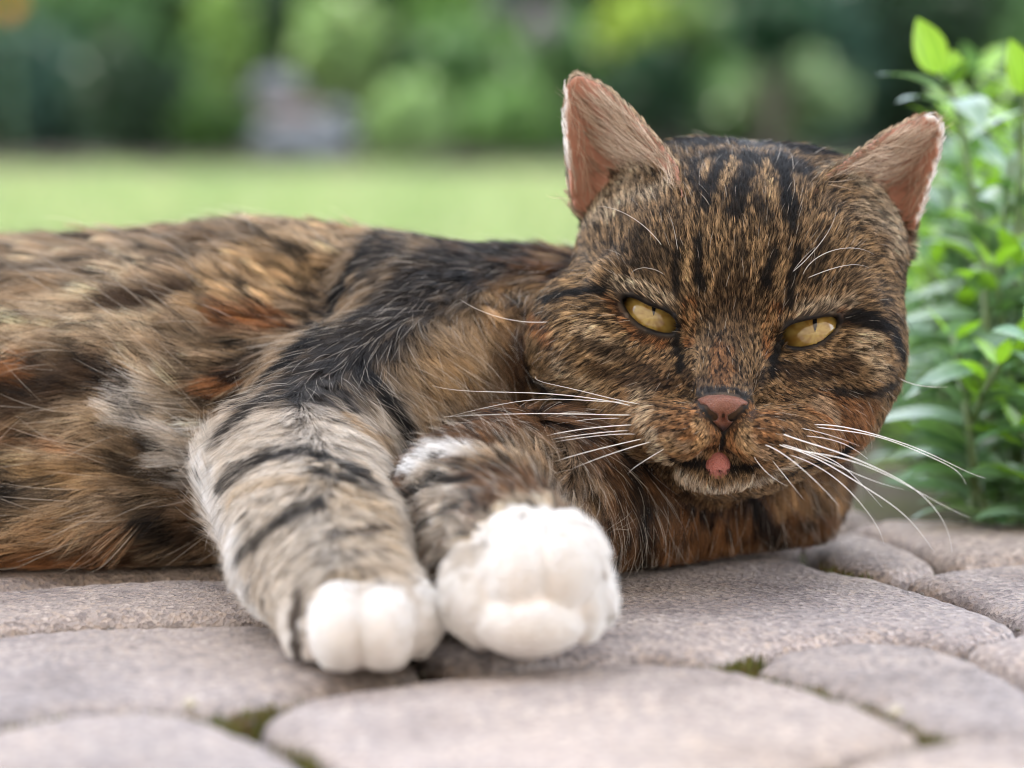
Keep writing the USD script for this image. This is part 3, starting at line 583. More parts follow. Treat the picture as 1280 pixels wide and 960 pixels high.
def poly_sdf(poly, u, v):
    """Signed distance (pixels) to a polygon, negative inside."""
    P = np.asarray(poly, f32)
    A, B = P, np.roll(P, -1, 0)
    best = np.full(u.shape, 1e9, f32)
    inside = np.zeros(u.shape, bool)
    for (ax, ay), (bx, by) in zip(A, B):
        ex, ey = bx - ax, by - ay
        t = np.clip(((u - ax) * ex + (v - ay) * ey) / (ex * ex + ey * ey), 0, 1)
        best = np.minimum(best, (u - ax - t * ex) ** 2 + (v - ay - t * ey) ** 2)
        cross = ((ay > v) != (by > v)) & (u < (bx - ax) * (v - ay) / ((by - ay) if by != ay else 1e-9) + ax)
        inside ^= cross
    s = np.sqrt(best)
    return np.where(inside, -s, s)

def chain_dist(line, u, v):
    best = np.full(u.shape, 1e9, f32)
    for (ax, ay), (bx, by) in zip(line[:-1], line[1:]):
        ex, ey = bx - ax, by - ay
        t = np.clip(((u - ax) * ex + (v - ay) * ey) / (ex * ex + ey * ey), 0, 1)
        best = np.minimum(best, (u - ax - t * ex) ** 2 + (v - ay - t * ey) ** 2)
    return np.sqrt(best)

EAR_EDGES = {'left': ([(707, 238), (704, 195), (700, 145), (702, 108), (712, 93)], [(738, 93), (765, 108), (800, 142), (832, 178), (854, 208), (858, 245)]),
             'right': ([(1008, 250), (1022, 220), (1060, 192), (1100, 164), (1138, 144)], [(1180, 150), (1183, 168), (1178, 195), (1165, 238), (1152, 275), (1138, 325)])}
def ear_mid(side, u, v):
    d0, lean = EAR_D[side]
    l, r = (chain_dist(e, u, v) for e in EAR_EDGES[side])
    s = (l - r) / (l + r + 1e-6)
    top = 90 if side == 'left' else 138
    base = 240
    deep = np.clip((v - top) / (base - top), 0, 1)
    med = s if side == 'left' else -s               # the edge towards the crown stands nearer
    return d0 - lean * (base - v) + 0.003 - 0.030 * np.maximum(med, -.15) * deep + (0.013 * (1 - s * s) * (0.25 + 0.75 * deep) - 0.006)

def ear_sdf(side, p):
    u, v, d = topix(p)
    u, v, d = u.astype(f32), v.astype(f32), d.astype(f32)
    e = poly_sdf(EARS[side], u, v) * (d / F) + 0.0012
    th = 0.00125 + 0.0012 * np.clip((v - 100) / 180, 0, 1)
    w = np.abs(d - ear_mid(side, u, v)) * 0.8 - th
    return np.minimum(np.maximum(e, w), 0) + np.sqrt(np.maximum(e, 0) ** 2 + np.maximum(w, 0) ** 2)

def smin(a, b, k):
    h = np.clip(0.5 + 0.5 * (b - a) / k, 0, 1)
    return b + (a - b) * h - k * h * (1 - h)

def cat_sdf(p, tags=False, eyes=True, blk=None):
    p = np.asarray(p, f32)
    mid = p[blk // 2::blk] if blk else None
    s = np.full(len(p), 1.0, f32)
    near, who = np.full(len(p), 1e3, f32), np.zeros(len(p), int)
    names = []
    for fn, k, tg, carve in prims:
        if blk:                                     # leave out the blocks this piece cannot reach
            use = np.nonzero(fn(mid) < 0.024 + k)[0]
            if not len(use): continue
            rows = (use[:, None] * blk + np.arange(blk)).ravel()
            d = fn(p[rows])
            s[rows] = -smin(-s[rows], d, k) if carve else smin(s[rows], d, k)
            continue
        d = fn(p)
        if carve:
            s = -smin(-s, d, k)
            continue
        s = smin(s, d, k)
        if tags:
            if tg not in names: names.append(tg)
            b = d < near
            near[b] = d[b]; who[b] = names.index(tg)
    u, v, d = topix(p)
    for side in ('left', 'right'):
        cx = 780 if side == 'left' else 1095
        box = (np.abs(u - cx) < 130) & (v < 360) & (v > 60) & (np.abs(d - .845) < .05)
        if box.any():
            e = ear_sdf(side, p[box])
            s[box] = smin(s[box], e, 0.0035)
            if tags:
                if 'ear' not in names: names.append('ear')
                w = np.zeros(len(p), bool); w[box] = e < near[box] - 0.002
                who[w] = names.index('ear')
    if eyes:
        for side in EYES:
            cx, cy = np.mean(EYES[side], 0)
            box = (np.abs(u - cx) < 60) & (np.abs(v - cy) < 50) & (d < .85) & (d > .76)
            if box.any():
                e = poly_sdf(EYES[side], u[box].astype(f32), v[box].astype(f32)) * (d[box] / F) 
                w = np.maximum(e, d[box] - .8205)
                s[box] = -smin(-s[box], w.astype(f32), 0.0012)
    s = np.maximum(s, -(p[:, 2] - 0.0008))          # flattened where it rests on the stones
    return (s, who, names) if tags else s

def surface_net(field, lo, h, shape, band=2.2, B=8):
    """Mesh of field(points) = 0 on a grid, evaluated only in the blocks near the surface."""
    nb = [int(math.ceil(n / B)) for n in shape]
    shape = [n * B + 1 for n in nb]
    gi = np.stack(np.meshgrid(*[np.arange(n) for n in nb], indexing='ij'), -1).reshape(-1, 3)
    cen = lo + (gi * B + B / 2) * h
    c = field(cen)
    vol = np.repeat(np.repeat(np.repeat(np.sign(c).reshape(nb).astype(f32), B, 0), B, 1), B, 2)
    vol = np.pad(vol, ((0, 1),) * 3, mode='edge')
    act = np.nonzero(np.abs(c) < B * h * 0.87 * band)[0]
    loc = np.stack(np.meshgrid(*[np.arange(B + 1)] * 3, indexing='ij'), -1).reshape(-1, 3)
    for s in range(0, len(act), 600):
        ids = (gi[act[s:s + 600], None] * B + loc[None]).reshape(-1, 3)
        vol[ids[:, 0], ids[:, 1], ids[:, 2]] = field(lo + ids * h, blk=(B + 1) ** 3)
    neg = vol < 0
    n = np.array(vol.shape) - 1
    cnt = np.zeros(n, np.int8)
    for a, b, cc in np.ndindex(2, 2, 2):
        cnt += neg[a:a + n[0], b:b + n[1], cc:cc + n[2]]
    cells = np.argwhere((cnt > 0) & (cnt < 8))
    idx = np.full(n, -1, np.int32)
    idx[tuple(cells.T)] = np.arange(len(cells))
    acc, num = np.zeros((len(cells), 3)), np.zeros(len(cells))
    corners = np.array(list(np.ndindex(2, 2, 2)))
    for i in range(8):
        for j in range(i + 1, 8):
            if np.abs(corners[i] - corners[j]).sum() != 1:
                continue
            a, b = (vol[tuple((cells + corners[x]).T)] for x in (i, j))
            cr = (a < 0) != (b < 0)
            t = np.where(cr, a / np.where(cr, a - b, 1), 0)
            q = corners[i] + t[:, None] * (corners[j] - corners[i])
            acc[cr] += q[cr]; num[cr] += 1
    verts = lo + (cells + acc / num[:, None]) * h
    faces = []
    for ax in range(3):
        o1, o2 = [(1, 2), (2, 0), (0, 1)][ax]
        sl0, sl1 = [slice(None)] * 3, [slice(None)] * 3
        sl0[ax], sl1[ax] = slice(0, -1), slice(1, None)
        a, b = neg[tuple(sl0)], neg[tuple(sl1)]
        e = np.argwhere(a != b)
        e = e[(e[:, o1] > 0) & (e[:, o2] > 0) & (e[:, o1] < n[o1]) & (e[:, o2] < n[o2])]
        flip = b[tuple(e.T)]
        q = []
        for d1, d2 in ((0, 0), (-1, 0), (-1, -1), (0, -1)):
            c2 = e.copy(); c2[:, o1] += d1; c2[:, o2] += d2
            q.append(idx[tuple(c2.T)])
        q = np.stack(q, 1)
        q[flip] = q[flip][:, ::-1]
        q = q[(q >= 0).all(1)]
        faces.append(q)
    q = np.vstack(faces)
    return verts, np.vstack([q[:, [0, 1, 2]], q[:, [0, 2, 3]]])

H = 0.00125
LO, HI = np.array([-0.49, 0.655, -0.004]), np.array([0.185, 1.05, 0.185])
cv, cf = surface_net(cat_sdf, LO, H, [int(x) for x in (HI - LO) / H])
cv = cv.astype(float)
cn = np.zeros_like(cv)
_fn = np.cross(cv[cf[:, 1]] - cv[cf[:, 0]], cv[cf[:, 2]] - cv[cf[:, 0]])
for _k in range(3):
    np.add.at(cn, cf[:, _k], _fn)
cn /= np.linalg.norm(cn, axis=1, keepdims=True) + 1e-12
# ---------------------------------------------------------------- coat: which way the hair lies, how long it is, what colour
FUR = 1.0                                           # share of the full hair count
_, tag_id, tag_names = cat_sdf(cv, tags=True, eyes=False)
TAG = np.array(tag_names)[tag_id]
pu, pv, pd = topix(cv)
facing = -(cn * ((cv - EYE) / np.linalg.norm(cv - EYE, axis=1, keepdims=True))).sum(1)
_front = np.nonzero(facing > 0.05)[0]
_uvtree = cKDTree(np.stack([pu[_front], pv[_front]], 1))
def on_cat(u, v, tags=None):
    """Index of the cat's surface vertex seen at a pixel (None if the pixel misses it)."""
    for r in (7, 14):
        c = _front[_uvtree.query_ball_point((u, v), r)]
        if len(c):
            best = c[pd[c] < pd[c].min() + 0.012]
            return best[np.argmin((pu[best] - u) ** 2 + (pv[best] - v) ** 2)]
    return None

GROUPS = {'head': 0, 'ear': 1, 'torso': 2, 'neck': 2, 'arm': 3, 'farm': 4, 'paw': 5}
GUIDES = {   # u, v, direction in the picture (x right, y down), lift off the skin, hair length in mm
 'head': [(905, 492, 0, -1, .12, 1.4), (908, 450, 0, -1, .2, 2.3), (912, 410, 0, -1, .3, 3.3), (915, 350, 0, -1, .42, 4.0), (925, 280, .02, -1, .42, 4.6), (928, 215, .02, -1, .42, 5.1),
          (860, 340, -.2, -1, .42, 4.0), (975, 345, .25, -1, .42, 4.0), (862, 405, -.25, -1, .3, 3.3), (962, 418, .25, -1, .3, 3.3), (805, 352, -.55, -1, .45, 4.3), (1025, 376, .55, -1, .45, 4.3),
          (740, 330, -.75, -.65, .42, 4.8), (1090, 350, .8, -.5, .42, 4.8), (780, 280, -.5, -.9, .45, 5.1), (1050, 300, .55, -.6, .45, 5.1), (850, 250, -.25, -1, .42, 4.8), (1000, 260, .3, -1, .42, 4.8),
          (760, 430, -1, .3, .4, 4.8), (700, 440, -1, .5, .42, 6.4), (700, 365, -1, .12, .42, 5.9), (672, 400, -1, .5, .42, 6.4), (815, 440, -.7, .45, .3, 3.3), (1015, 455, .75, .45, .3, 3.3), (1070, 440, 1, .25, .4, 4.8), (1110, 410, 1, .3, .42, 5.4),
          (848, 545, -1, .25, .3, 3.0), (952, 552, 1, .3, .3, 3.0), (884, 530, -.5, .8, .25, 2.0), (922, 533, .5, .8, .25, 2.0), (800, 530, -.9, .45, .4, 4.8), (1025, 545, .9, .5, .4, 4.8), (760, 490, -.85, .6, .42, 5.9), (1095, 510, .7, .8, .42, 5.9),
          (893, 600, 0, 1, .5, 3.6), (862, 594, -.4, 1, .45, 3.9), (935, 598, .4, 1, .45, 3.4), (980, 590, .5, 1, .45, 4.3), (840, 420, -.2, .9, .2, 2.3), (848, 460, -.4, .6, .25, 2.3), (968, 465, .4, .6, .25, 2.3),
          (745, 265, -.6, -.75, .5, 5.9), (800, 262, -.6, -.8, .5, 5.9), (1080, 285, .9, .1, .5, 5.9), (1110, 320, .8, .45, .5, 5.9), (720, 300, -.8, .3, .42, 4.8), (1130, 350, .9, .3, .42, 4.8)],
 'ear': [(760, 150, -1, -.35, .35, 7), (800, 200, -1, -.2, .55, 15), (770, 240, -.9, -.35, .6, 16), (840, 215, -.7, -.7, .35, 6), (715, 150, -.5, -1, .4, 3.0), (715, 215, -.5, -1, .4, 3.0), (735, 105, -.3, -1, .4, 3.2), (820, 172, -.5, -.8, .3, 4.5),
         (1080, 200, .8, .3, .4, 8), (1050, 230, .8, .35, .5, 12), (1090, 250, .85, .4, .6, 15), (1110, 280, .8, .5, .6, 14), (1165, 170, .6, -.9, .4, 3.0), (1160, 220, .5, -.9, .4, 3.0), (1120, 155, .6, -.7, .3, 3.5), (1030, 218, .4, -.9, .35, 5)],
 'torso': [(60, 300, -.9, -.35, .42, 20), (200, 295, -.9, -.4, .45, 20), (330, 285, -.7, -.6, .45, 17), (440, 290, -.5, -.6, .4, 13), (560, 300, -.7, .3, .28, 11), (50, 400, -1, .05, .35, 22), (180, 380, -1, -.12, .38, 21), (320, 360, -.8, -.4, .42, 17), (300, 420, -.8, -.3, .42, 17),
           (60, 520, -1, .08, .33, 23), (170, 500, -1, -.1, .35, 22), (250, 440, -.9, -.5, .38, 20), (220, 540, -.9, -.4, .38, 20), (60, 640, -1, .15, .35, 24), (160, 640, -.95, .25, .35, 24), (240, 690, -.8, .7, .38, 23), (60, 700, -.9, .5, .4, 22), (320, 480, -.6, .3, .38, 14),
           (640, 320, -.5, .7, .4, 12), (600, 420, .3, .9, .4, 13), (650, 480, .3, 1, .45, 13), (720, 540, .2, 1, .45, 13), (560, 480, .6, .8, .45, 14), (780, 600, .3, 1, .4, 12)],
 'arm': [(600, 330, -.6, .6, .3, 10), (540, 370, -.6, .7, .25, 9), (470, 400, -.6, .7, .22, 9), (420, 450, -.5, .8, .28, 11), (540, 440, .6, .8, .42, 14), (480, 500, .75, .65, .42, 14), (430, 480, .1, .8, .3, 10), (400, 540, .0, .9, .3, 10), (460, 570, .8, .6, .4, 11), (330, 560, -.7, .5, .3, 10),
         (270, 590, -1, -.4, .45, 15), (265, 660, -1, -.25, .45, 14), (300, 720, -1, .1, .42, 12), (335, 780, -.8, .5, .38, 9), (350, 620, -.4, .8, .28, 8), (400, 640, .0, 1, .28, 8), (460, 640, .8, .6, .38, 9), (420, 700, .1, 1, .25, 7), (370, 700, -.3, .9, .28, 7.5), (480, 700, .7, .8, .35, 8), (440, 740, .05, 1, .2, 5)],
 'farm': [(900, 650, .25, 1, .4, 12), (1010, 630, .7, .8, .42, 12), (960, 690, .3, 1, .35, 10), (820, 640, .2, 1, .42, 12), (740, 620, -.2, .7, .5, 12), (680, 590, -.5, -.4, .5, 10), (590, 580, -.5, -.8, .5, 10), (540, 600, -.7, -.3, .5, 9), (560, 650, -.7, .3, .42, 9), (620, 640, -.2, -.9, .55, 9), (690, 640, .2, -.9, .55, 9), (740, 700, .9, -.2, .5, 9), (570, 700, -.8, .2, .45, 8), (790, 690, .2, 1, .4, 11)],
 'paw': [(400, 760, -.1, 1, .22, 3.6), (440, 790, 0, 1, .22, 3.4), (500, 790, .2, 1, .22, 3.4), (370, 790, -.8, .6, .3, 5), (540, 780, .8, .5, .3, 4.5), (440, 740, 0, 1, .22, 4.5), (610, 760, -.5, .7, .25, 4), (660, 710, 0, .5, .22, 3.8), (660, 650, 0, -1, .5, 7), (720, 720, .7, .3, .3, 5), (750, 740, 1, .1, .45, 8), (740, 670, .7, -.6, .5, 8), (665, 790, 0, 1, .22, 4), (565, 740, -.9, .1, .4, 7), (580, 680, -.8, -.4, .45, 8)],
}
gp, gd, gl, gg = [], [], [], []
for gname, rows in GUIDES.items():
    for (u, v, dx, dy, lift, ln) in rows:
        i = on_cat(u, v)
        if i is None: continue
        gp.append(cv[i]); gd.append(np.append(dx * RIGHT - dy * UP, lift)); gl.append(ln); gg.append(GROUPS[gname])
# the side the picture does not show: hair runs towards the tail
for x, y, z, d, ln in ((-.1, 1.0, .05, (-1, .1, -.3), 17), (-.25, 1.0, .05, (-1, .1, -.3), 20), (-.4, .96, .05, (-.8, 0, -.5), 18), (-.32, .9, .1, (-1, -.2, -.1), 20), (-.36, .86, .03, (-.9, -.3, -.2), 16), (-.45, .88, .02, (0, -1, .1), 22), (0, .98, .05, (-.6, .3, -.4), 14)):
    gp.append((x, y, z)); gd.append((*d, .38)); gl.append(ln); gg.append(2)
for x, y, z, d in ((.07, .90, .14, (0, .6, -.6)), (.03, .9, .10, (-.6, .6, -.5)), (.12, .9, .09, (.6, .6, -.5))):
    gp.append((x, y, z)); gd.append((*d, .4)); gl.append(10); gg.append(0)
gp, gd, gl, gg = map(np.array, (gp, gd, gl, gg))

CL = {   # colours along a hair: root, middle, tip
 'agouti': ((.013, .009, .007), (.275, .180, .095), (.085, .055, .031)), 'tan': ((.032, .020, .012), (.45, .30, .155), (.36, .235, .118)), 'paletan': ((.07, .05, .034), (.50, .39, .265), (.50, .40, .285)),
 'black': ((.006, .006, .006), (.007, .006, .006), (.008, .007, .007)), 'slate': ((.010, .009, .008), (.030, .025, .022), (.062, .052, .044)), 'darkbrown': ((.011, .008, .006), (.050, .028, .015), (.026, .016, .010)),
 'rufous': ((.030, .012, .005), (.25, .108, .038), (.20, .085, .030)), 'rust': ((.05, .018, .007), (.29, .115, .038), (.25, .10, .033)), 'brown': ((.010, .006, .004), (.118, .060, .027), (.065, .034, .017)), 'cream': ((.30, .235, .165), (.60, .50, .38), (.60, .51, .40)),
 'white': ((.74, .70, .66), (.84, .82, .795), (.86, .845, .825)), 'silver': ((.085, .065, .05), (.54, .475, .40), (.68, .63, .57)), 'grizzle': ((.018, .013, .010), (.285, .205, .130), (.38, .29, .20)), 'skin': ((.30, .10, .06),) * 3, 'lip': ((.010, .008, .007),) * 3}
CNAMES = list(CL)
CARR = np.array([CL[c] for c in CNAMES])
BASE = {'head': 'agouti', 'ear': 'agouti', 'torso': 'grizzle', 'neck': 'brown', 'arm': 'silver', 'farm': 'brown', 'paw': 'white'}
STROKES = [   # class, half width in photograph pixels, strength, centre line; later strokes lie over earlier ones
 # face ground tones
 ('rufous', 60, .30, [(790, 500), (850, 540), (950, 548), (1030, 530)]), ('rufous', 30, .55, [(860, 520), (850, 550), (950, 556), (945, 525)]),
 ('darkbrown', 34, .6, [(908, 380), (908, 430), (905, 470)]), ('rufous', 16, .5, [(900, 440), (905, 480)]),
 ('tan', 20, .55, [(700, 300), (690, 330)]), ('tan', 22, .6, [(745, 340), (720, 350)]), ('paletan', 18, .7, [(770, 262), (740, 272)]), ('paletan', 20, .75, [(790, 250), (830, 235)]), ('paletan', 18, .7, [(1080, 268), (1110, 292)]),
 ('tan', 24, .5, [(1050, 290), (1100, 340), (1120, 370)]), ('tan', 26, .5, [(760, 400), (740, 420)]), ('tan', 26, .65, [(715, 405), (745, 420), (775, 445)]), ('tan', 22, .6, [(720, 470), (760, 495)]), ('paletan', 16, .7, [(800, 490), (806, 520)]),
 ('tan', 24, .6, [(1062, 415), (1090, 430), (1100, 460)]), ('paletan', 13, .6, [(1085, 415), (1098, 450)]), ('rufous', 34, .8, [(1040, 520), (1080, 520), (1060, 560)]), ('paletan', 14, .5, [(1022, 505), (1040, 515)]),
 ('paletan', 15, .6, [(735, 415), (765, 440)]), ('paletan', 14, .5, [(700, 455), (740, 485)]), ('paletan', 16, .6, [(1075, 430), (1098, 462)]), ('paletan', 12, .5, [(838, 552), (870, 562)]), ('paletan', 12, .5, [(935, 560), (965, 568)]),
 # crown and forehead
 ('black', 30, 1, [(856, 180), (930, 178), (1028, 192)]), ('slate', 22, 1, [(880, 200), (940, 200), (1005, 212)]),
 ('black', 9, .95, [(905, 192), (893, 222), (880, 262)]), ('black', 10, .9, [(868, 205), (872, 240)]), ('black', 13, .95, [(935, 195), (926, 235), (918, 268)]), ('black', 11, 1, [(975, 195), (983, 238), (992, 285)]), ('black', 8, .8, [(948, 250), (958, 280)]),
 ('tan', 7, .9, [(917, 202), (904, 232)]), ('tan', 6, .9, [(956, 205), (962, 250)]), ('tan', 5, .8, [(886, 205), (878, 222)]), ('tan', 10, .4, [(905, 280), (895, 320)]), ('tan', 8, .5, [(940, 300), (950, 330)]),
 ('black', 7, .9, [(850, 305), (846, 335), (847, 365)]), ('black', 7, .95, [(873, 300), (872, 335), (877, 358)]), ('black', 8, .95, [(970, 315), (958, 338), (954, 354)]), ('black', 7, .95, [(997, 312), (990, 345), (985, 378)]), ('black', 7, .6, [(927, 300), (924, 345)]), ('black', 6, .6, [(905, 325), (900, 355)]),
 ('tan', 7, .8, [(860, 315), (858, 350)]), ('tan', 6, .75, [(977, 330), (972, 362)]), ('tan', 5, .6, [(886, 330), (888, 360)]), ('tan', 5, .6, [(942, 340), (944, 365)]),
 ('black', 20, .55, [(830, 330), (800, 300)]), ('black', 18, .5, [(1015, 340), (1030, 318)]), ('darkbrown', 22, .5, [(760, 310), (800, 330)]),
 # around the eyes
 ('paletan', 9, .75, [(765, 352), (800, 359), (838, 378)]), ('paletan', 10, .75, [(1000, 388), (1035, 382), (1068, 374)]), ('rufous', 9, .9, [(862, 380), (863, 425)]), ('tan', 6, .7, [(862, 385), (862, 415)]), ('rufous', 9, .9, [(970, 388), (961, 415), (956, 440)]), ('tan', 6, .7, [(968, 392), (961, 415)]),
 ('rufous', 7, .8, [(760, 372), (775, 398), (800, 423), (830, 430)]), ('tan', 6, .7, [(985, 448), (1020, 448), (1045, 430)]), ('rufous', 6, .8, [(1052, 388), (1060, 400)]),
 ('black', 7, 1, [(846, 417), (847, 440), (853, 462)]), ('black', 7, 1, [(975, 429), (968, 446), (966, 470)]), ('darkbrown', 12, .8, [(860, 470), (880, 485)]), ('darkbrown', 12, .8, [(950, 475), (935, 488)]),
 ('black', 8, 1, [(640, 378), (690, 374), (755, 361)]), ('black', 15, 1, [(655, 405), (648, 435), (668, 475)]), ('black', 11, .9, [(665, 470), (700, 495), (730, 512)]), ('rufous', 12, .8, [(668, 400), (690, 425)]),
 ('darkbrown', 9, .8, [(730, 428), (770, 443), (812, 465)]), ('darkbrown', 9, .8, [(745, 458), (790, 478), (840, 482)]),
 ('black', 11, 1, [(1066, 392), (1095, 401), (1117, 420), (1126, 452)]), ('darkbrown', 13, .85, [(985, 462), (1030, 468), (1062, 455)]), ('black', 8, .9, [(1045, 490), (1085, 492), (1120, 478)]), ('black', 10, .6, [(1130, 330), (1140, 380)]),
 ('black', 10, 1, [(985, 592), (1030, 578), (1060, 560)]), ('darkbrown', 10, .6, [(800, 560), (830, 580)]),
 # muzzle
 ('darkbrown', 4, .8, [(812, 507), (848, 513), (868, 522)]), ('darkbrown', 3, .8, [(818, 522), (850, 530)]), ('darkbrown', 3, .7, [(825, 537), (856, 543)]), ('darkbrown', 5, .8, [(948, 520), (985, 522), (1003, 528)]), ('darkbrown', 3, .7, [(945, 535), (985, 540)]), ('darkbrown', 3, .7, [(950, 550), (985, 556)]),
 ('tan', 9, .7, [(872, 528), (880, 548), (870, 560)]), ('tan', 9, .7, [(935, 530), (925, 550), (938, 562)]), ('tan', 11, .6, [(835, 555), (850, 565)]),
 ('paletan', 14, .9, [(815, 550), (828, 572), (848, 590)]), ('cream', 10, .95, [(848, 594), (893, 612), (950, 602), (985, 582)]), ('cream', 9, .7, [(985, 582), (1015, 560)]),
 ('lip', 8, 1, [(846, 573), (870, 581), (900, 584), (925, 586), (945, 580)]), ('lip', 4, 1, [(903, 538), (900, 560)]), ('slate', 6, 1, [(870, 492), (888, 487), (918, 488), (937, 497)]), ('lip', 3, 1, [(868, 500), (882, 516), (903, 541), (926, 516), (938, 502)]),
 # ears; the white outer edges are back light painted into the coat
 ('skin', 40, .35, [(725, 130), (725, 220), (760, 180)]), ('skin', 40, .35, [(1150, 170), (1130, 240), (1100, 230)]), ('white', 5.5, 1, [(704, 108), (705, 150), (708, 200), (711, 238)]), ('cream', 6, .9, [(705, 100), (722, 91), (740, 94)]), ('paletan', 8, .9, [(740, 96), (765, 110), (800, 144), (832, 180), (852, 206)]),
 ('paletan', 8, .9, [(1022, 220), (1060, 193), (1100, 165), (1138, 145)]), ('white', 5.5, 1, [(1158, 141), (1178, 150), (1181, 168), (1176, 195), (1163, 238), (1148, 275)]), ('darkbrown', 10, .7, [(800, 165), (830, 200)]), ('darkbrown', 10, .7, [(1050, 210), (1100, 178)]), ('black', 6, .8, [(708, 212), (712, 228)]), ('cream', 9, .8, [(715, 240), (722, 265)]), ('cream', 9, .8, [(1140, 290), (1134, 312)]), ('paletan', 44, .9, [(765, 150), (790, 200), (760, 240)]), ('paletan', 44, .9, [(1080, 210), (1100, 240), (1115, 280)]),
 # torso
 ('tan', 36, .6, [(440, 285), (370, 320), (290, 345), (240, 380)]), ('tan', 24, .8, [(380, 345), (330, 372), (290, 380)]), ('paletan', 24, .55, [(420, 300), (360, 315)]), ('brown', 22, .6, [(250, 300), (150, 310), (60, 300)]), ('slate', 16, .55, [(330, 300), (260, 325), (200, 345)]), ('slate', 18, .6, [(130, 335), (80, 350), (0, 355)]), ('paletan', 22, .7, [(90, 325), (40, 340)]), ('paletan', 26, .75, [(0, 420), (80, 412), (170, 420)]), ('paletan', 26, .7, [(180, 330), (120, 375), (60, 395)]),
 ('darkbrown', 20, .95, [(130, 390), (190, 385), (240, 365)]), ('darkbrown', 14, .7, [(300, 300), (240, 318), (180, 335)]), ('rust', 26, .9, [(290, 405), (330, 405)]), ('rust', 18, .85, [(258, 485), (285, 478)]), ('slate', 14, .7, [(330, 440), (280, 460)]),
 ('darkbrown', 34, .95, [(0, 500), (55, 490), (120, 470)]), ('rust', 14, .7, [(0, 545), (20, 548)]), ('rust', 12, .6, [(0, 470), (40, 462)]), ('paletan', 26, .6, [(0, 580), (60, 560), (140, 520)]), ('tan', 22, .8, [(30, 590), (110, 598)]), ('rufous', 12, .6, [(40, 550), (90, 550)]), ('black', 22, .95, [(0, 625), (28, 622)]), ('black', 15, .8, [(145, 575), (185, 600)]), ('grizzle', 22, .7, [(60, 640), (160, 630)]),
 ('rust', 40, .8, [(0, 700), (60, 690), (140, 690)]), ('tan', 20, .5, [(20, 660), (100, 655)]), ('tan', 18, .5, [(0, 712), (90, 712)]), ('black', 24, .95, [(180, 660), (225, 668)]), ('darkbrown', 28, .85, [(160, 690), (215, 700)]), ('silver', 18, .6, [(200, 722), (260, 705), (290, 735)]), ('brown', 24, .6, [(230, 620), (255, 690)]),
 ('white', 30, .6, [(165, 500), (205, 540), (240, 575)]), ('cream', 20, .7, [(205, 500), (235, 540)]), ('paletan', 18, .6, [(150, 440), (210, 470)]),
 # shoulder band
 ('slate', 62, 1, [(655, 300), (600, 320), (545, 345), (490, 385), (445, 430), (390, 485)]), ('slate', 26, 1, [(640, 292), (560, 290), (505, 290), (485, 320), (465, 345)]), ('black', 15, 1, [(485, 284), (458, 320), (428, 365), (398, 420)]), ('slate', 22, .8, [(600, 380), (540, 410), (490, 440)]), ('black', 16, 1, [(485, 288), (455, 330), (425, 372), (395, 425), (350, 470), (305, 505)]), ('slate', 22, 1, [(330, 510), (290, 545)]), ('darkbrown', 14, .6, [(350, 440), (300, 470)]),
 # near arm
 ('tan', 40, .6, [(650, 380), (600, 420), (550, 455)]), ('brown', 26, .5, [(650, 400), (630, 450)]), ('tan', 26, .6, [(570, 470), (530, 500), (520, 530)]), ('brown', 30, .6, [(640, 460), (600, 500), (560, 540)]), ('black', 15, .7, [(640, 510), (600, 530)]), ('slate', 22, .9, [(450, 440), (420, 470), (385, 500)]), ('black', 19, 1, [(452, 462), (480, 500), (497, 545), (500, 590)]), ('silver', 20, .7, [(330, 530), (400, 520), (440, 550)]), ('tan', 16, .7, [(430, 530), (470, 560), (485, 590)]),
 ('silver', 40, .8, [(300, 640), (330, 700), (360, 770)]), ('white', 34, .8, [(268, 600), (286, 660), (312, 740), (345, 800)]), ('paletan', 24, .6, [(440, 630), (480, 650), (490, 690)]), ('silver', 30, .6, [(380, 700), (440, 720)]), ('paletan', 12, .7, [(300, 620), (350, 605), (400, 605), (440, 620)]),
 ('paletan', 52, .55, [(430, 590), (460, 670), (468, 715)]), ('slate', 17, 1, [(288, 604), (330, 575), (385, 568), (430, 585), (464, 612)]), ('black', 8, .9, [(380, 590), (430, 600), (460, 618)]), ('slate', 13, .95, [(308, 694), (342, 661), (398, 632)]), ('darkbrown', 7, .9, [(415, 672), (450, 667), (478, 663)]), ('darkbrown', 4, .7, [(440, 692), (480, 690)]), ('darkbrown', 5, .6, [(400, 700), (430, 695)]), ('black', 6, .6, [(312, 662), (320, 650)]),
 # far arm
 ('rufous', 60, .42, [(820, 660), (900, 670), (1000, 640)]), ('brown', 30, .7, [(700, 590), (780, 600), (830, 640)]), ('grizzle', 26, .5, [(700, 570), (640, 575)]), ('tan', 24, .5, [(980, 620), (1040, 610)]), ('black', 20, .9, [(770, 570), (795, 640), (800, 715)]), ('black', 14, .9, [(930, 625), (960, 665), (985, 690)]), ('black', 14, .8, [(870, 712), (960, 702), (1030, 690)]), ('darkbrown', 12, .7, [(850, 610), (880, 650)]),
 ('silver', 40, .8, [(540, 600), (560, 660), (590, 690)]), ('white', 17, .95, [(515, 590), (545, 570), (585, 572)]), ('cream', 16, .6, [(590, 572), (640, 580)]), ('grizzle', 30, .6, [(600, 585), (680, 585), (730, 612)]), ('black', 9, .95, [(505, 625), (545, 608), (590, 608)]), ('darkbrown', 9, .8, [(600, 595), (640, 600)]), ('black', 8, .9, [(530, 665), (565, 645), (598, 628)]), ('cream', 16, .85, [(585, 680), (610, 650), (660, 635), (715, 640)]), ('white', 16, .8, [(720, 650), (755, 700), (755, 760)]), ('black', 4, .8, [(574, 706), (579, 694)]), ('tan', 10, .5, [(690, 630), (730, 645)]),
 # paws
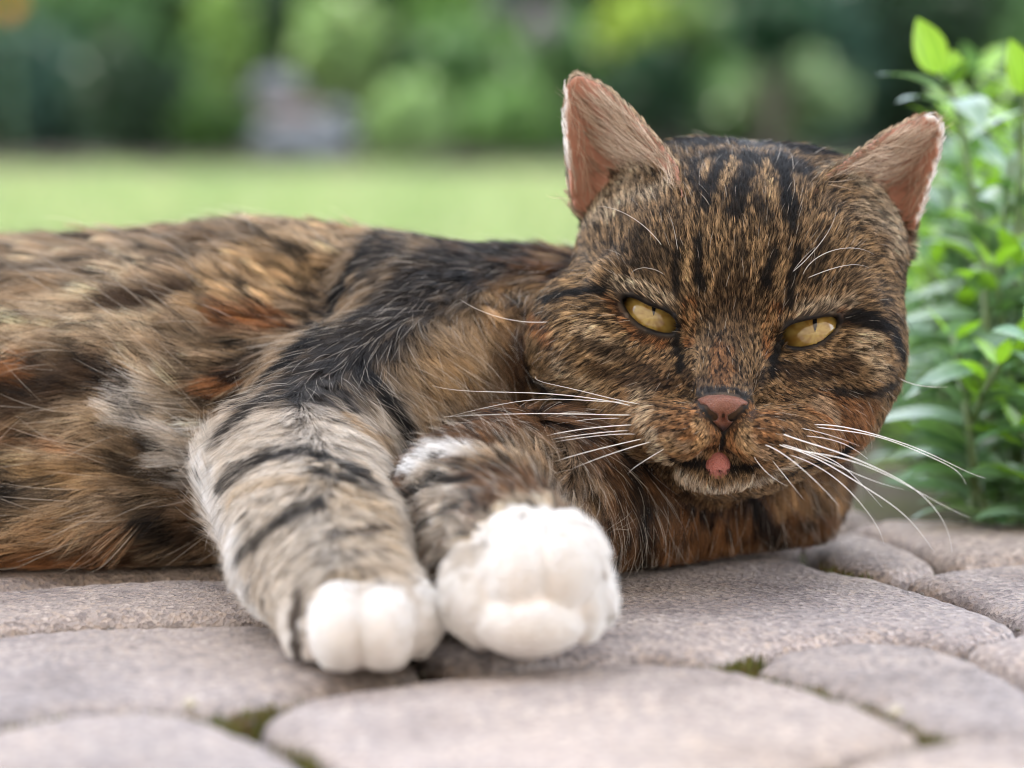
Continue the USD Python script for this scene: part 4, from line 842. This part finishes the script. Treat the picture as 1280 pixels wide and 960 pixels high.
 ('darkbrown', 9, .9, [(378, 740), (368, 785), (374, 832)]), ('silver', 14, .7, [(352, 760), (350, 820)]), ('paletan', 14, .5, [(420, 725), (490, 728)]),
]
for _o in EYES.values():
    STROKES.append(('lip', 7.5, 1, list(_o) + [_o[0]]))
st_pts, st_r, st_id = [], [], []
for si, (c, w, a, line) in enumerate(STROKES):
    L = np.array(line, float)
    seg = np.linalg.norm(np.diff(L, axis=0), axis=1)
    n = max(2, int(seg.sum() / max(3, w * .4)))
    s_ = np.linspace(0, seg.sum(), n)
    cum = np.append(0, np.cumsum(seg))
    for u, v in zip(np.interp(s_, cum, L[:, 0]), np.interp(s_, cum, L[:, 1])):
        i = on_cat(u, v)
        if i is not None:
            st_pts.append(cv[i]); st_r.append(w / F * pd[i]); st_id.append(si)
st_pts, st_r, st_id = map(np.array, (st_pts, st_r, st_id))

def coat(points, tags):
    """Root, middle and tip colours at points on the coat."""
    n = len(points)
    out = CARR[[CNAMES.index(BASE[t]) for t in tags]].copy()
    wob = (meshkit.noise(points * 260, 3) - .5) + (meshkit.noise(points * 700, 5) - .5) * .7
    tree = cKDTree(points)
    # the unseen flank carries the same broken bands
    band = np.sin(points[:, 0] * 95 + 5 * meshkit.noise(points * 22, 9) * 2.2)
    hid = ((tags == 'torso') & (points[:, 1] > .93)) | (points[:, 0] < -.20)
    hi = (tags == 'arm') * (1 - smoothstep(470, 560, topix(points)[1]))          # the upper arm is browner than the forearm
    out = out * (1 - hi)[:, None, None] + CARR[CNAMES.index('grizzle')] * hi[:, None, None]
    w = (smoothstep(.25, .6, band) * hid * .85)[:, None, None]
    out = out * (1 - w) + CARR[CNAMES.index('darkbrown')] * w
    for si, (c, _, a, _) in enumerate(STROKES):
        sel = st_id == si
        if not sel.any(): continue
        P, r = st_pts[sel], st_r[sel][0]
        best = np.full(n, 9.0)
        cand = np.unique(np.concatenate([np.asarray(x, int) for x in tree.query_ball_point(P, r * 1.7)]))
        if not len(cand): continue
        d = cKDTree(P).query(points[cand])[0] / r
        w = (a * (1 - smoothstep(.45 if STROKES[si][1] >= 20 else .58, 1.35 if STROKES[si][1] >= 20 else 1.25, d + wob[cand] * (.95 if STROKES[si][1] > 9 else .6))))[:, None, None]
        out[cand] = out[cand] * (1 - w) + CARR[CNAMES.index(c)] * w
    return out

# ---- where hair grows
fa = np.linalg.norm(_fn, axis=1) / 2
ft = TAG[cf[:, 0]]
fc = cv[cf].mean(1)
fu, fv, fd = topix(fc)
ffac = facing[cf].mean(1)
DENS = {'head': 11.0, 'ear': 9.0, 'torso': 4.6, 'neck': 6.0, 'arm': 7.5, 'farm': 7.0, 'paw': 15.0}      # hairs per square millimetre
dens = np.array([DENS[t] for t in DENS])[[list(DENS).index(t) for t in ft]] * 1e6
seen = (fu > -60) & (fu < 1340)
dens *= np.where(ffac > -.25, 1.0, .30) * np.where(seen, 1.0, .35)
dens *= (fc[:, 2] > 0.0022)
# bare: the eyes' openings, the nose leather, the inside of the mouth
NOSE = [(871, 499), (884, 494), (904, 493), (923, 496), (936, 503), (928, 512), (918, 526), (904, 541), (891, 527), (880, 511)]
for side in EYES:
    dens *= ~((poly_sdf(EYES[side], fu.astype(f32), fv.astype(f32)) < 5.0) & (fd < .83) & (fd > .78))
dens *= ~((poly_sdf(NOSE, fu.astype(f32), fv.astype(f32)) < 1.0) & (fd < .80))
bridge = (ft == 'head') & (np.abs(fu - 905) < 75) & (fv > 410) & (fv < 570)
dens = np.where(bridge, dens * 2.4, dens)
inner = (ft == 'ear') & (ffac > .15)
bare = {}
for side in EARS:
    sdl = [chain_dist(e, fu.astype(f32), fv.astype(f32)) for e in EAR_EDGES[side]]
    lat, med = (sdl[0], sdl[1]) if side == 'left' else (sdl[1], sdl[0])
    mine = inner & ((fu < 880) if side == 'left' else (fu > 990))
    share = lat / (lat + med + 1e-6)                  # 0 at the outer edge, 1 at the crown side
    dens = np.where(mine, dens * np.clip((share - .34) * .75, .05, .25) * np.where(np.minimum(lat, med) < 7, 2.2, 1), dens)
expect = fa * dens * FUR
N = rng.poisson(expect)
tri = np.repeat(np.arange(len(cf)), N)
rng.shuffle(tri)
b = rng.random((len(tri), 2)); fl = b.sum(1) > 1; b[fl] = 1 - b[fl]
W = np.stack([1 - b.sum(1), b[:, 0], b[:, 1]], 1)
root = (cv[cf[tri]] * W[..., None]).sum(1)
nrm = (cn[cf[tri]] * W[..., None]).sum(1); nrm /= np.linalg.norm(nrm, axis=1, keepdims=True)
rt = ft[tri]
NH = len(root)
print('hairs', NH, {t: int((rt == t).sum()) for t in DENS}, flush=True)
root -= nrm * 0.0001

def lie(points, normals, tags):
    """Direction along the skin, lift and length of the hair at points."""
    dirs, lift, ln = np.zeros((len(points), 3)), np.zeros(len(points)), np.zeros(len(points))
    g = np.array([GROUPS[t] for t in GROUPS])[[list(GROUPS).index(t) for t in tags]]
    for k in range(6):
        m = g == k
        if not m.any(): continue
        pool = gg == k
        if k in (3, 4, 5): pool |= (gg >= 2)          # neighbours blend where one part passes into the next
        if k == 2: pool |= (gg == 3)
        P, D, L, G = gp[pool], gd[pool], gl[pool], gg[pool]
        kk = min(6, len(P))
        d, i = cKDTree(P).query(points[m], k=kk)
        w = 1 / (d ** 2 + 0.004 ** 2) * np.where(G[i] == k, 1, .25)
        w /= w.sum(1, keepdims=True)
        q = (D[i] * w[..., None]).sum(1)
        dirs[m], lift[m], ln[m] = q[:, :3], q[:, 3], (L[i] * w).sum(1)
    dirs -= normals * (dirs * normals).sum(1, keepdims=True)
    dirs /= np.linalg.norm(dirs, axis=1, keepdims=True) + 1e-6
    return dirs, lift, ln / 1000

hd, hl, hlen = lie(root, nrm, rt)
# tufts: neighbouring hairs lean together
CLUMP = {'head': .0006, 'ear': .0016, 'torso': .0021, 'neck': .0018, 'arm': .0012, 'farm': .0015, 'paw': .0020}
cl_size = np.array([CLUMP[t] for t in DENS])[[list(DENS).index(t) for t in rt]]
pick = rng.random(NH) < np.clip(1 / (np.maximum(dens[tri], 1) * FUR * cl_size ** 2), 0.003, 1)
centres = np.nonzero(pick)[0]
_, near_c = cKDTree(root[centres]).query(root)
boss = centres[near_c]
h1, h2 = rng.random(NH), rng.random(NH)
side_v = np.cross(nrm, hd)
spread = np.array([{'head': .10, 'ear': .16, 'torso': .16, 'neck': .26, 'arm': .15, 'farm': .24, 'paw': .05}[t] for t in DENS])[[list(DENS).index(t) for t in rt]]
turn = (rng.normal(size=NH)[boss] * spread * 1.3 + rng.normal(size=NH) * spread * .8)
big = (meshkit.noise(root * 85, 21) - .5) * 1.1 * np.where((rt == 'torso') | (rt == 'neck'), 1, .25)
turn += big
hd = hd * np.cos(turn)[:, None] + side_v * np.sin(turn)[:, None]
hl = np.maximum(hl, .30) * (1 + .35 * rng.normal(size=NH)[boss] + .18 * rng.normal(size=NH)).clip(.35, 2)
hlen = hlen * (.78 + .25 * h1[boss] + .22 * (h2 - .5))
guard = rng.random(NH) < np.array([{'head': .004, 'ear': .0, 'torso': .008, 'neck': .015, 'arm': .022, 'farm': .018, 'paw': .0}[t] for t in DENS])[[list(DENS).index(t) for t in rt]]
ru0p, rv0p, _ = topix(root)
hlen = np.where(rt == 'paw', hlen * .60, hlen)
fr_w = (rt == 'paw') * (1 - smoothstep(.10, .60, ffac[tri])) * (1 - smoothstep(740, 800, rv0p)) * np.where(ru0p > 545, 1, .45)     # longer, looser hair round the rim of the paw
hlen = hlen * (1 - fr_w) + fr_w * .0056 * (.7 + .6 * h1)
hl = hl + fr_w * .35
hlen = np.maximum(np.where(guard, hlen * 1.45, hlen), np.where(rt == 'paw', .0014, .0022))
ru0, rv0, _ = topix(root)
ear_in = inner[tri] & (dens[tri] > 0)
ear_mn = np.minimum(*[np.minimum(*[chain_dist(e, ru0.astype(f32), rv0.astype(f32)) for e in EAR_EDGES[s_]]) for s_ in EARS])
ear_lo = rv0 > np.where(ru0 < 900, 128, 170)
ear_far = ear_in & (rng.random(NH) < .42) & (ear_mn > 9) & ear_lo
hlen = np.where(ear_in, np.where((ear_mn < 9) | ~ear_lo, .0026, np.minimum(hlen, .006)), hlen)
hlen = np.where((rt == 'ear') & ~ear_in, np.minimum(hlen, .0034), hlen)
hlen = np.where(ear_far, .0085 + .006 * h2, hlen)
hl = np.where(ear_far, .5, hl)
K = 5
t = np.linspace(0, 1, K)
lift_h = hl[:, None] * (t - .48 * t ** 2)[None]
pts = root[:, None] + hlen[:, None, None] * (hd[:, None] * (t * (1 - .06 * t))[None, :, None] + nrm[:, None] * lift_h[..., None])
bend = rng.normal(size=(NH, 1)) * np.where(guard, .13, .05)[:, None]
pts += (side_v[:, None] * (bend * hlen[:, None] * (t ** 2)[None])[..., None])
cw = np.where(guard, 0.0, np.array([{'head': .35, 'ear': .45, 'torso': .42, 'neck': .42, 'arm': .38, 'farm': .42, 'paw': .10}[t] for t in DENS])[[list(DENS).index(t) for t in rt]])
pts += ((pts[boss] - root[boss][:, None] + root[boss][:, None]) - pts) * (cw[:, None] * (t ** 1.6)[None])[..., None]
pts[..., 2] = np.where(pts[..., 2] < .0008, .0008 + h1[:, None] * .0012, pts[..., 2])
# colours
mid_pt = root + hd * (hlen * np.where(rt == 'ear', .2, .55))[:, None]
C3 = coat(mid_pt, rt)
g1 = np.exp(rng.normal(size=NH)[boss] * np.where(rt == 'torso', .38, np.where(rt == 'paw', .02, .22)) + rng.normal(size=NH) * np.where(rt == 'paw', .04, .18))
ru_, rv_, _ = topix(root)
dark_tuft = (rng.random(NH)[boss] < np.where(rt != 'head', .20, np.where(rv_ < 400, .46, np.where(rv_ < 500, .32, .16)))) & np.isin(rt, ['head', 'neck', 'torso', 'farm']) | (rng.random(NH)[boss] < .03) & (rt == 'arm')        # black-tipped tufts of a ticked coat
g1 = g1.clip(.42, 1.45)
C3 = C3 * g1[:, None, None]
C3[dark_tuft] *= np.array([.6, .10, .16])[None, :, None]
lightish = (rng.random(NH)[boss] < .25) & np.isin(rt, ['head', 'neck', 'torso', 'farm'])
C3[lightish] *= np.array([1, 1.7, 2.0])[None, :, None]
C3[guard] = C3[guard] * .25 + np.array([.62, .56, .48]) * .75 * np.where(rng.random(guard.sum()) < .75, 1, .05)[:, None, None]
C3[ear_in & ~ear_far & (ear_mn > 6)] = np.array([.36, .27, .195]) * rng.uniform(.35, 1.3, ((ear_in & ~ear_far & (ear_mn > 6)).sum(), 1, 1))
C3[ear_far] = np.array([.60, .48, .37]) * rng.uniform(.5, 1.25, (ear_far.sum(), 1, 1))
C3 = C3.clip(.004, .87)
band_a = np.clip(.30 + .1 * rng.normal(size=NH), .1, .5)[:, None]
tt = t[None] + 0 * band_a                          # the pale band sits at its own height on every hair
wr = 1 - smoothstep(band_a - .2, band_a + .2, tt)
wt = smoothstep(.78, 1.0, tt)
col = C3[:, 0, None] * wr[..., None] + C3[:, 1, None] * ((1 - wr) * (1 - wt))[..., None] + C3[:, 2, None] * ((1 - wr) * wt)[..., None]
wid0 = np.array([{'head': .095, 'ear': .085, 'torso': .125, 'neck': .10, 'arm': .09, 'farm': .10, 'paw': .10}[t] for t in DENS])[[list(DENS).index(t) for t in rt]] / 1000
wid = (wid0 * np.where(guard, 1.15, np.where(ear_far, 1.5, 1.0)) * (.8 + .4 * h2))[:, None] * (1 - .82 * t ** 1.8)[None]

fur_m = mat('cat_hair', {
    "a": ("attribute", {"attribute": "coat"}),
    "p": ("principled_bsdf", {"roughness": .42, "specular_ior_level": .22}),
    "t": ("translucent_bsdf", {}),
    "x": ("mix_closure", {"fac": .12})},
    [("a.color", "p.base_color"), ("a.color", "t.color"), ("p.BSDF", "x.closure1"), ("t.BSDF", "x.closure2")], surface="x.closure")
skin_m = mat('cat_skin', {
    "a": ("attribute", {"attribute": "coat"}),
    "p": ("principled_bsdf", {"roughness": .6, "specular_ior_level": .25}),
    "t": ("translucent_bsdf", {}),
    "x": ("mix_closure", {"fac": .16})},
    [("a.color", "p.base_color"), ("a.color", "t.color"), ("p.BSDF", "x.closure1"), ("t.BSDF", "x.closure2")], surface="x.closure")

cat = thing('cat', (0.03, 0.85, 0), label='brown tabby cat with white paws lying on the paving stones', cat='cat')
CO = np.array([0.03, 0.85, 0])
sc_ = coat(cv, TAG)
skin_col = sc_[:, 0] * .75 + sc_[:, 1] * .15
isear = (TAG == 'ear') & (facing > .1)
skin_col[isear] = np.array([.47, .235, .165])
white_v = sc_[:, 0].mean(1) > .5
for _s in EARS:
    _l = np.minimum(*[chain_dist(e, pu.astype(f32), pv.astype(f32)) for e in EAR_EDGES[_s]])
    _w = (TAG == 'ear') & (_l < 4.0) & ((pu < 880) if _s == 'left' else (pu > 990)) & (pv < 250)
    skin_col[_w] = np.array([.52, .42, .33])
skin_col[white_v] = np.array([.80, .74, .70])
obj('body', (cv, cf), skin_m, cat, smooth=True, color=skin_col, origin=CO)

def hairs(name, sel, parent=cat, **k):
    c = UsdGeom.BasisCurves.Define(stage, path_under(parent, name))
    c.CreateTypeAttr('linear')
    n = int(sel.sum())
    c.CreatePointsAttr(Vt.Vec3fArray.FromNumpy((pts[sel] - CO).reshape(-1, 3).astype(np.float32)))
    c.CreateCurveVertexCountsAttr(Vt.IntArray.FromNumpy(np.full(n, K, np.int32)))
    c.CreateWidthsAttr(Vt.FloatArray.FromNumpy(wid[sel].reshape(-1).astype(np.float32)))
    c.SetWidthsInterpolation('vertex')
    UsdGeom.PrimvarsAPI(c).CreatePrimvar('coat', Sdf.ValueTypeNames.Color3fArray, 'vertex').Set(Vt.Vec3fArray.FromNumpy(col[sel].reshape(-1, 3).astype(np.float32)))
    UsdShade.MaterialBindingAPI.Apply(c.GetPrim()).Bind(fur_m)
    return tag(c, kind='stuff', **k)
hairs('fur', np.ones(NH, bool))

# ---- eyes
eye_m = mat('cat_eye', {"a": ("attribute", {"attribute": "coat"}), "p": ("principled_bsdf", {"roughness": .12, "specular_ior_level": .35, "coat_weight": 1.0, "coat_roughness": .015})}, [("a.color", "p.base_color")])
pupil_m = mat('cat_pupil', {"p": ("principled_bsdf", {"base_color": (.004, .004, .004), "roughness": .1, "coat_weight": .6})}, [])
for side, (u, v, d), roll in (('left', (814, 396, .8165), 20), ('right', (1013, 416, .8170), -8)):
    c, R_ = pix(u, v, d), .0107
    ball = trimesh.creation.icosphere(5, R_)
    p = np.asarray(ball.vertices)
    x, y, z = p @ RIGHT / R_, p @ UP / R_, -(p @ FWD) / R_
    r = np.hypot(x, y)
    ang = np.arctan2(y, x)
    streak = meshkit.fbm(np.stack([np.cos(ang) * 5 + 9, np.sin(ang) * 5 + 9, r * 3], 1), 4, 5)
    pt = meshkit.fbm(np.stack([x * 5 + 3, y * 5 + 3, z * 0], 1), 4, 8)
    a_, b_ = np.array([.30, .215, .058]), np.array([.19, .105, .024])
    kk = smoothstep(.30, .72, streak * .5 + pt * .5)[:, None]
    iris = a_ * kk + b_ * (1 - kk)
    iris = iris * (1 - .35 * smoothstep(.68, .86, r)[:, None])
    e = smoothstep(.86, .93, r)[:, None]
    white = np.array([.16, .135, .12])
    eyep = obj('eye', (p + c, ball.faces), eye_m, cat, smooth=True, color=iris * (1 - e) + white * e, origin=CO)
    # narrow slit pupil, a thin curved lens on the front of the eyeball
    s = np.linspace(-1, 1, 17)
    rows = []
    for q in s:
        hw = .055 * (1 - q * q) + .004
        for w_ in (-hw, -hw * .5, 0, hw * .5, hw):
            rows.append((w_ + .02, q * .30 + .30))
    rows = np.array(rows)
    zz = np.sqrt(np.maximum(0, 1 - (rows ** 2).sum(1)))
    P = c + (rows[:, :1] * RIGHT + rows[:, 1:] * UP - zz[:, None] * FWD) * (R_ + .00012)
    ii = np.arange(16)[:, None] * 5 + np.arange(4)[None]
    q4 = np.stack([ii, ii + 1, ii + 6, ii + 5], -1).reshape(-1, 4)
    obj('pupil', (P, np.vstack([q4[:, [0, 1, 2]], q4[:, [0, 2, 3]]])), pupil_m, eyep, smooth=True, origin=CO)

# ---- nose leather: a cushion over the tip of the muzzle with two comma nostrils
def nose_sdf(p, blk=None):
    s = cat_sdf(p) - 0.0009
    u, v, d = topix(p)
    e = poly_sdf(NOSE, u.astype(f32), v.astype(f32)) * (d / F)
    k = np.sqrt(np.maximum(e + .0012, 0) ** 2 + np.maximum(s + .0012, 0) ** 2) + np.minimum(np.maximum(e + .0012, s + .0012), 0) - .0012
    out = np.maximum(k, d - .80)
    for line in ([(880, 510), (886, 517), (893, 521)], [(929, 511), (922, 518), (914, 522)]):
        n_ = chain_dist(line, u.astype(f32), v.astype(f32)) * (d / F) - .0011
        out = np.maximum(out, -n_)
    g_ = chain_dist([(904, 518), (903, 542)], u.astype(f32), v.astype(f32)) * (d / F) - .0004
    return np.maximum(out, np.where(d < .7815, -g_, -1)).astype(f32)
c0 = pix(904, 515, .785)
nv, nf = surface_net(nose_sdf, c0 - np.array([.011, .014, .010]), .0004, (56, 72, 52))
nu, nvv, nd = topix(nv)
ncol = np.array([.125, .047, .026]) * (.8 + .5 * meshkit.fbm(nv * 900, 3, 2))[:, None]
edge = poly_sdf(NOSE, nu.astype(f32), nvv.astype(f32))
dk = smoothstep(528, 536, nvv)[:, None]
nost = np.minimum(chain_dist([(880, 510), (886, 517), (893, 521)], nu.astype(f32), nvv.astype(f32)), chain_dist([(929, 511), (922, 518), (914, 522)], nu.astype(f32), nvv.astype(f32)))
dk = np.maximum(dk, (1 - smoothstep(3.5, 6.5, nost))[:, None])
ncol = ncol * (1 - dk * .93) + np.array([.02, .012, .012]) * dk * .93
nose_m = mat('cat_nose', {"a": ("attribute", {"attribute": "coat"}), "g": ("geometry", {}), "n": ("noise_texture", {"scale": 2600.0, "detail": 2.0}), "b": ("bump", {"strength": .8, "distance": .0006}),
    "p": ("principled_bsdf", {"roughness": .45, "specular_ior_level": .35, "subsurface_weight": .15, "subsurface_scale": .001})},
    [("a.color", "p.base_color"), ("g.position", "n.vector"), ("n.fac", "b.height"), ("b.normal", "p.normal")])
obj('nose', (nv, nf), nose_m, cat, smooth=True, color=ncol, origin=CO)

# ---- tongue tip between the lips
tm = trimesh.creation.icosphere(4, 1.0)
tp = np.asarray(tm.vertices).copy()
tp[:, 0] *= 1 - .18 * tp[:, 1]
tongue = pix(897, 581, .7905) + (tp[:, :1] * RIGHT * .0038 + tp[:, 1:2] * UP * .0044 + tp[:, 2:] * FWD * -.0026)
tongue += (meshkit.fbm(tongue * 2500, 3, 4)[:, None] - .5) * .0006 * np.asarray(tm.vertices)
tong_m = mat('cat_tongue', {"g": ("geometry", {}), "n": ("voronoi_texture", {"scale": 2200.0}), "b": ("bump", {"strength": .5, "distance": .0005}),
    "p": ("principled_bsdf", {"base_color": (.36, .12, .10), "roughness": .5, "subsurface_weight": .2, "subsurface_scale": .002})}, [("g.position", "n.vector"), ("n.distance", "b.height"), ("b.normal", "p.normal")])
obj('tongue', (tongue, tm.faces), tong_m, cat, smooth=True, origin=CO)

# ---- whiskers and brow hairs: root pixel, then the run of the hair; depth offsets are towards the lens
whisk_m = mat('whisker_hair', {"p": ("principled_bsdf", {"base_color": (.86, .84, .80), "roughness": .35}), "t": ("translucent_bsdf", {"color": (.86, .84, .80)}), "x": ("mix_closure", {"fac": .2})},
    [("p.BSDF", "x.closure1"), ("t.BSDF", "x.closure2")], surface="x.closure")
def strand(name, line, r0, ahead, back=0.0):
    L = np.array(line, float)
    i = on_cat(*L[0])
    d0 = pd[i] if i is not None else .80
    tt_ = np.linspace(0, 1, len(L))
    base = pix(L[:, 0], L[:, 1], d0 - ahead * np.sin(tt_ * np.pi / 2) + back * tt_ ** 2)
    from scipy.interpolate import CubicSpline
    n = 26
    P = CubicSpline(tt_, base)(np.linspace(0, 1, n))
    P[0] += FWD * .0015
    T = np.gradient(P, axis=0); T /= np.linalg.norm(T, axis=1, keepdims=True)
    A = np.cross(T, FWD); A /= np.linalg.norm(A, axis=1, keepdims=True); B_ = np.cross(T, A)
    rr = r0 * (1 - .86 * np.linspace(0, 1, n) ** 1.3)
    an = np.arange(5) * 2 * np.pi / 5
    V = (P[:, None] + rr[:, None, None] * (np.cos(an)[None, :, None] * A[:, None] + np.sin(an)[None, :, None] * B_[:, None])).reshape(-1, 3)
    i_, j_ = np.meshgrid(np.arange(n - 1), np.arange(5), indexing='ij')
    q = np.stack([i_ * 5 + j_, i_ * 5 + (j_ + 1) % 5, (i_ + 1) * 5 + (j_ + 1) % 5, (i_ + 1) * 5 + j_], -1).reshape(-1, 4)
    obj(name, (V, np.vstack([q[:, [0, 1, 2]], q[:, [0, 2, 3]]])), whisk_m, cat, smooth=True, origin=CO)
WH = [  # left side of the face
 ([(806, 506), (760, 497), (715, 486), (680, 478), (670, 470)], .17, .004), ([(792, 508), (740, 498), (680, 492), (620, 490), (575, 488), (540, 482)], .21, .010), ([(785, 503), (725, 500), (665, 500), (605, 510), (560, 521)], .18, .008), ([(792, 519), (740, 518), (680, 517), (620, 518), (555, 521)], .22, .012),
 ([(780, 523), (730, 525), (680, 533), (630, 545), (575, 560)], .14, .008), ([(795, 531), (740, 535), (690, 543), (640, 554), (565, 563)], .22, .012), ([(790, 538), (740, 542), (690, 549), (640, 557), (590, 562)], .20, .014), ([(798, 543), (745, 545), (690, 553), (650, 560)], .15, .010),
 ([(805, 548), (770, 556), (730, 566), (690, 578), (655, 592)], .20, .014), ([(815, 552), (780, 562), (745, 574), (715, 586)], .18, .012), ([(832, 560), (812, 572), (795, 583), (785, 592)], .12, .006), ([(640, 372), (610, 372), (580, 376)], .08, .002), ([(690, 402), (640, 400), (600, 388), (575, 374)], .14, .002),
 # right side
 ([(1014, 531), (1055, 534), (1100, 545), (1150, 562), (1195, 583), (1232, 598)], .22, .014), ([(1016, 533), (1060, 539), (1110, 550), (1165, 572), (1195, 588), (1208, 606)], .19, .018), ([(975, 541), (1015, 555), (1060, 570), (1110, 592), (1150, 617), (1178, 650), (1190, 690)], .22, .016), ([(970, 554), (1010, 565), (1060, 575), (1115, 597), (1165, 624), (1212, 647)], .20, .016),
 ([(1005, 545), (1040, 550), (1065, 560), (1085, 574)], .16, .006), ([(975, 555), (1020, 570), (1060, 588), (1095, 602), (1130, 612)], .18, .012), ([(985, 560), (1030, 578), (1075, 605), (1120, 635), (1150, 665), (1168, 690)], .20, .016), ([(1000, 563), (1040, 575), (1070, 598), (1103, 634)], .16, .012),
 ([(985, 568), (1025, 585), (1060, 612), (1090, 648), (1105, 680)], .17, .014), ([(955, 556), (985, 572), (1020, 602), (1050, 634)], .18, .012), ([(965, 575), (985, 600), (1005, 625)], .12, .008), ([(942, 570), (960, 592), (985, 608)], .12, .006), ([(1000, 535), (1040, 545), (1075, 558)], .13, .004),
 # brow hairs
 ([(828, 308), (815, 292), (795, 275), (770, 262), (746, 258)], .11, .012), ([(832, 345), (815, 336), (797, 336), (788, 346)], .07, .005), ([(990, 340), (1010, 322), (1035, 290), (1045, 258)], .10, .010), ([(992, 338), (1005, 322), (1020, 308)], .07, .006), ([(1003, 345), (1025, 320), (1060, 310), (1092, 318)], .11, .012), ([(1008, 348), (1040, 336), (1065, 331), (1085, 334)], .11, .010), ([(848, 318), (842, 285), (834, 262)], .06, .005),
 ([(1120, 470), (1145, 481), (1170, 484), (1185, 484)], .14, .004)]
for n_, (line, r_, ah) in enumerate(WH):
    strand('brow_hair' if line[0][1] < 360 else 'whisker', line, r_ / 1000 * .84, ah)
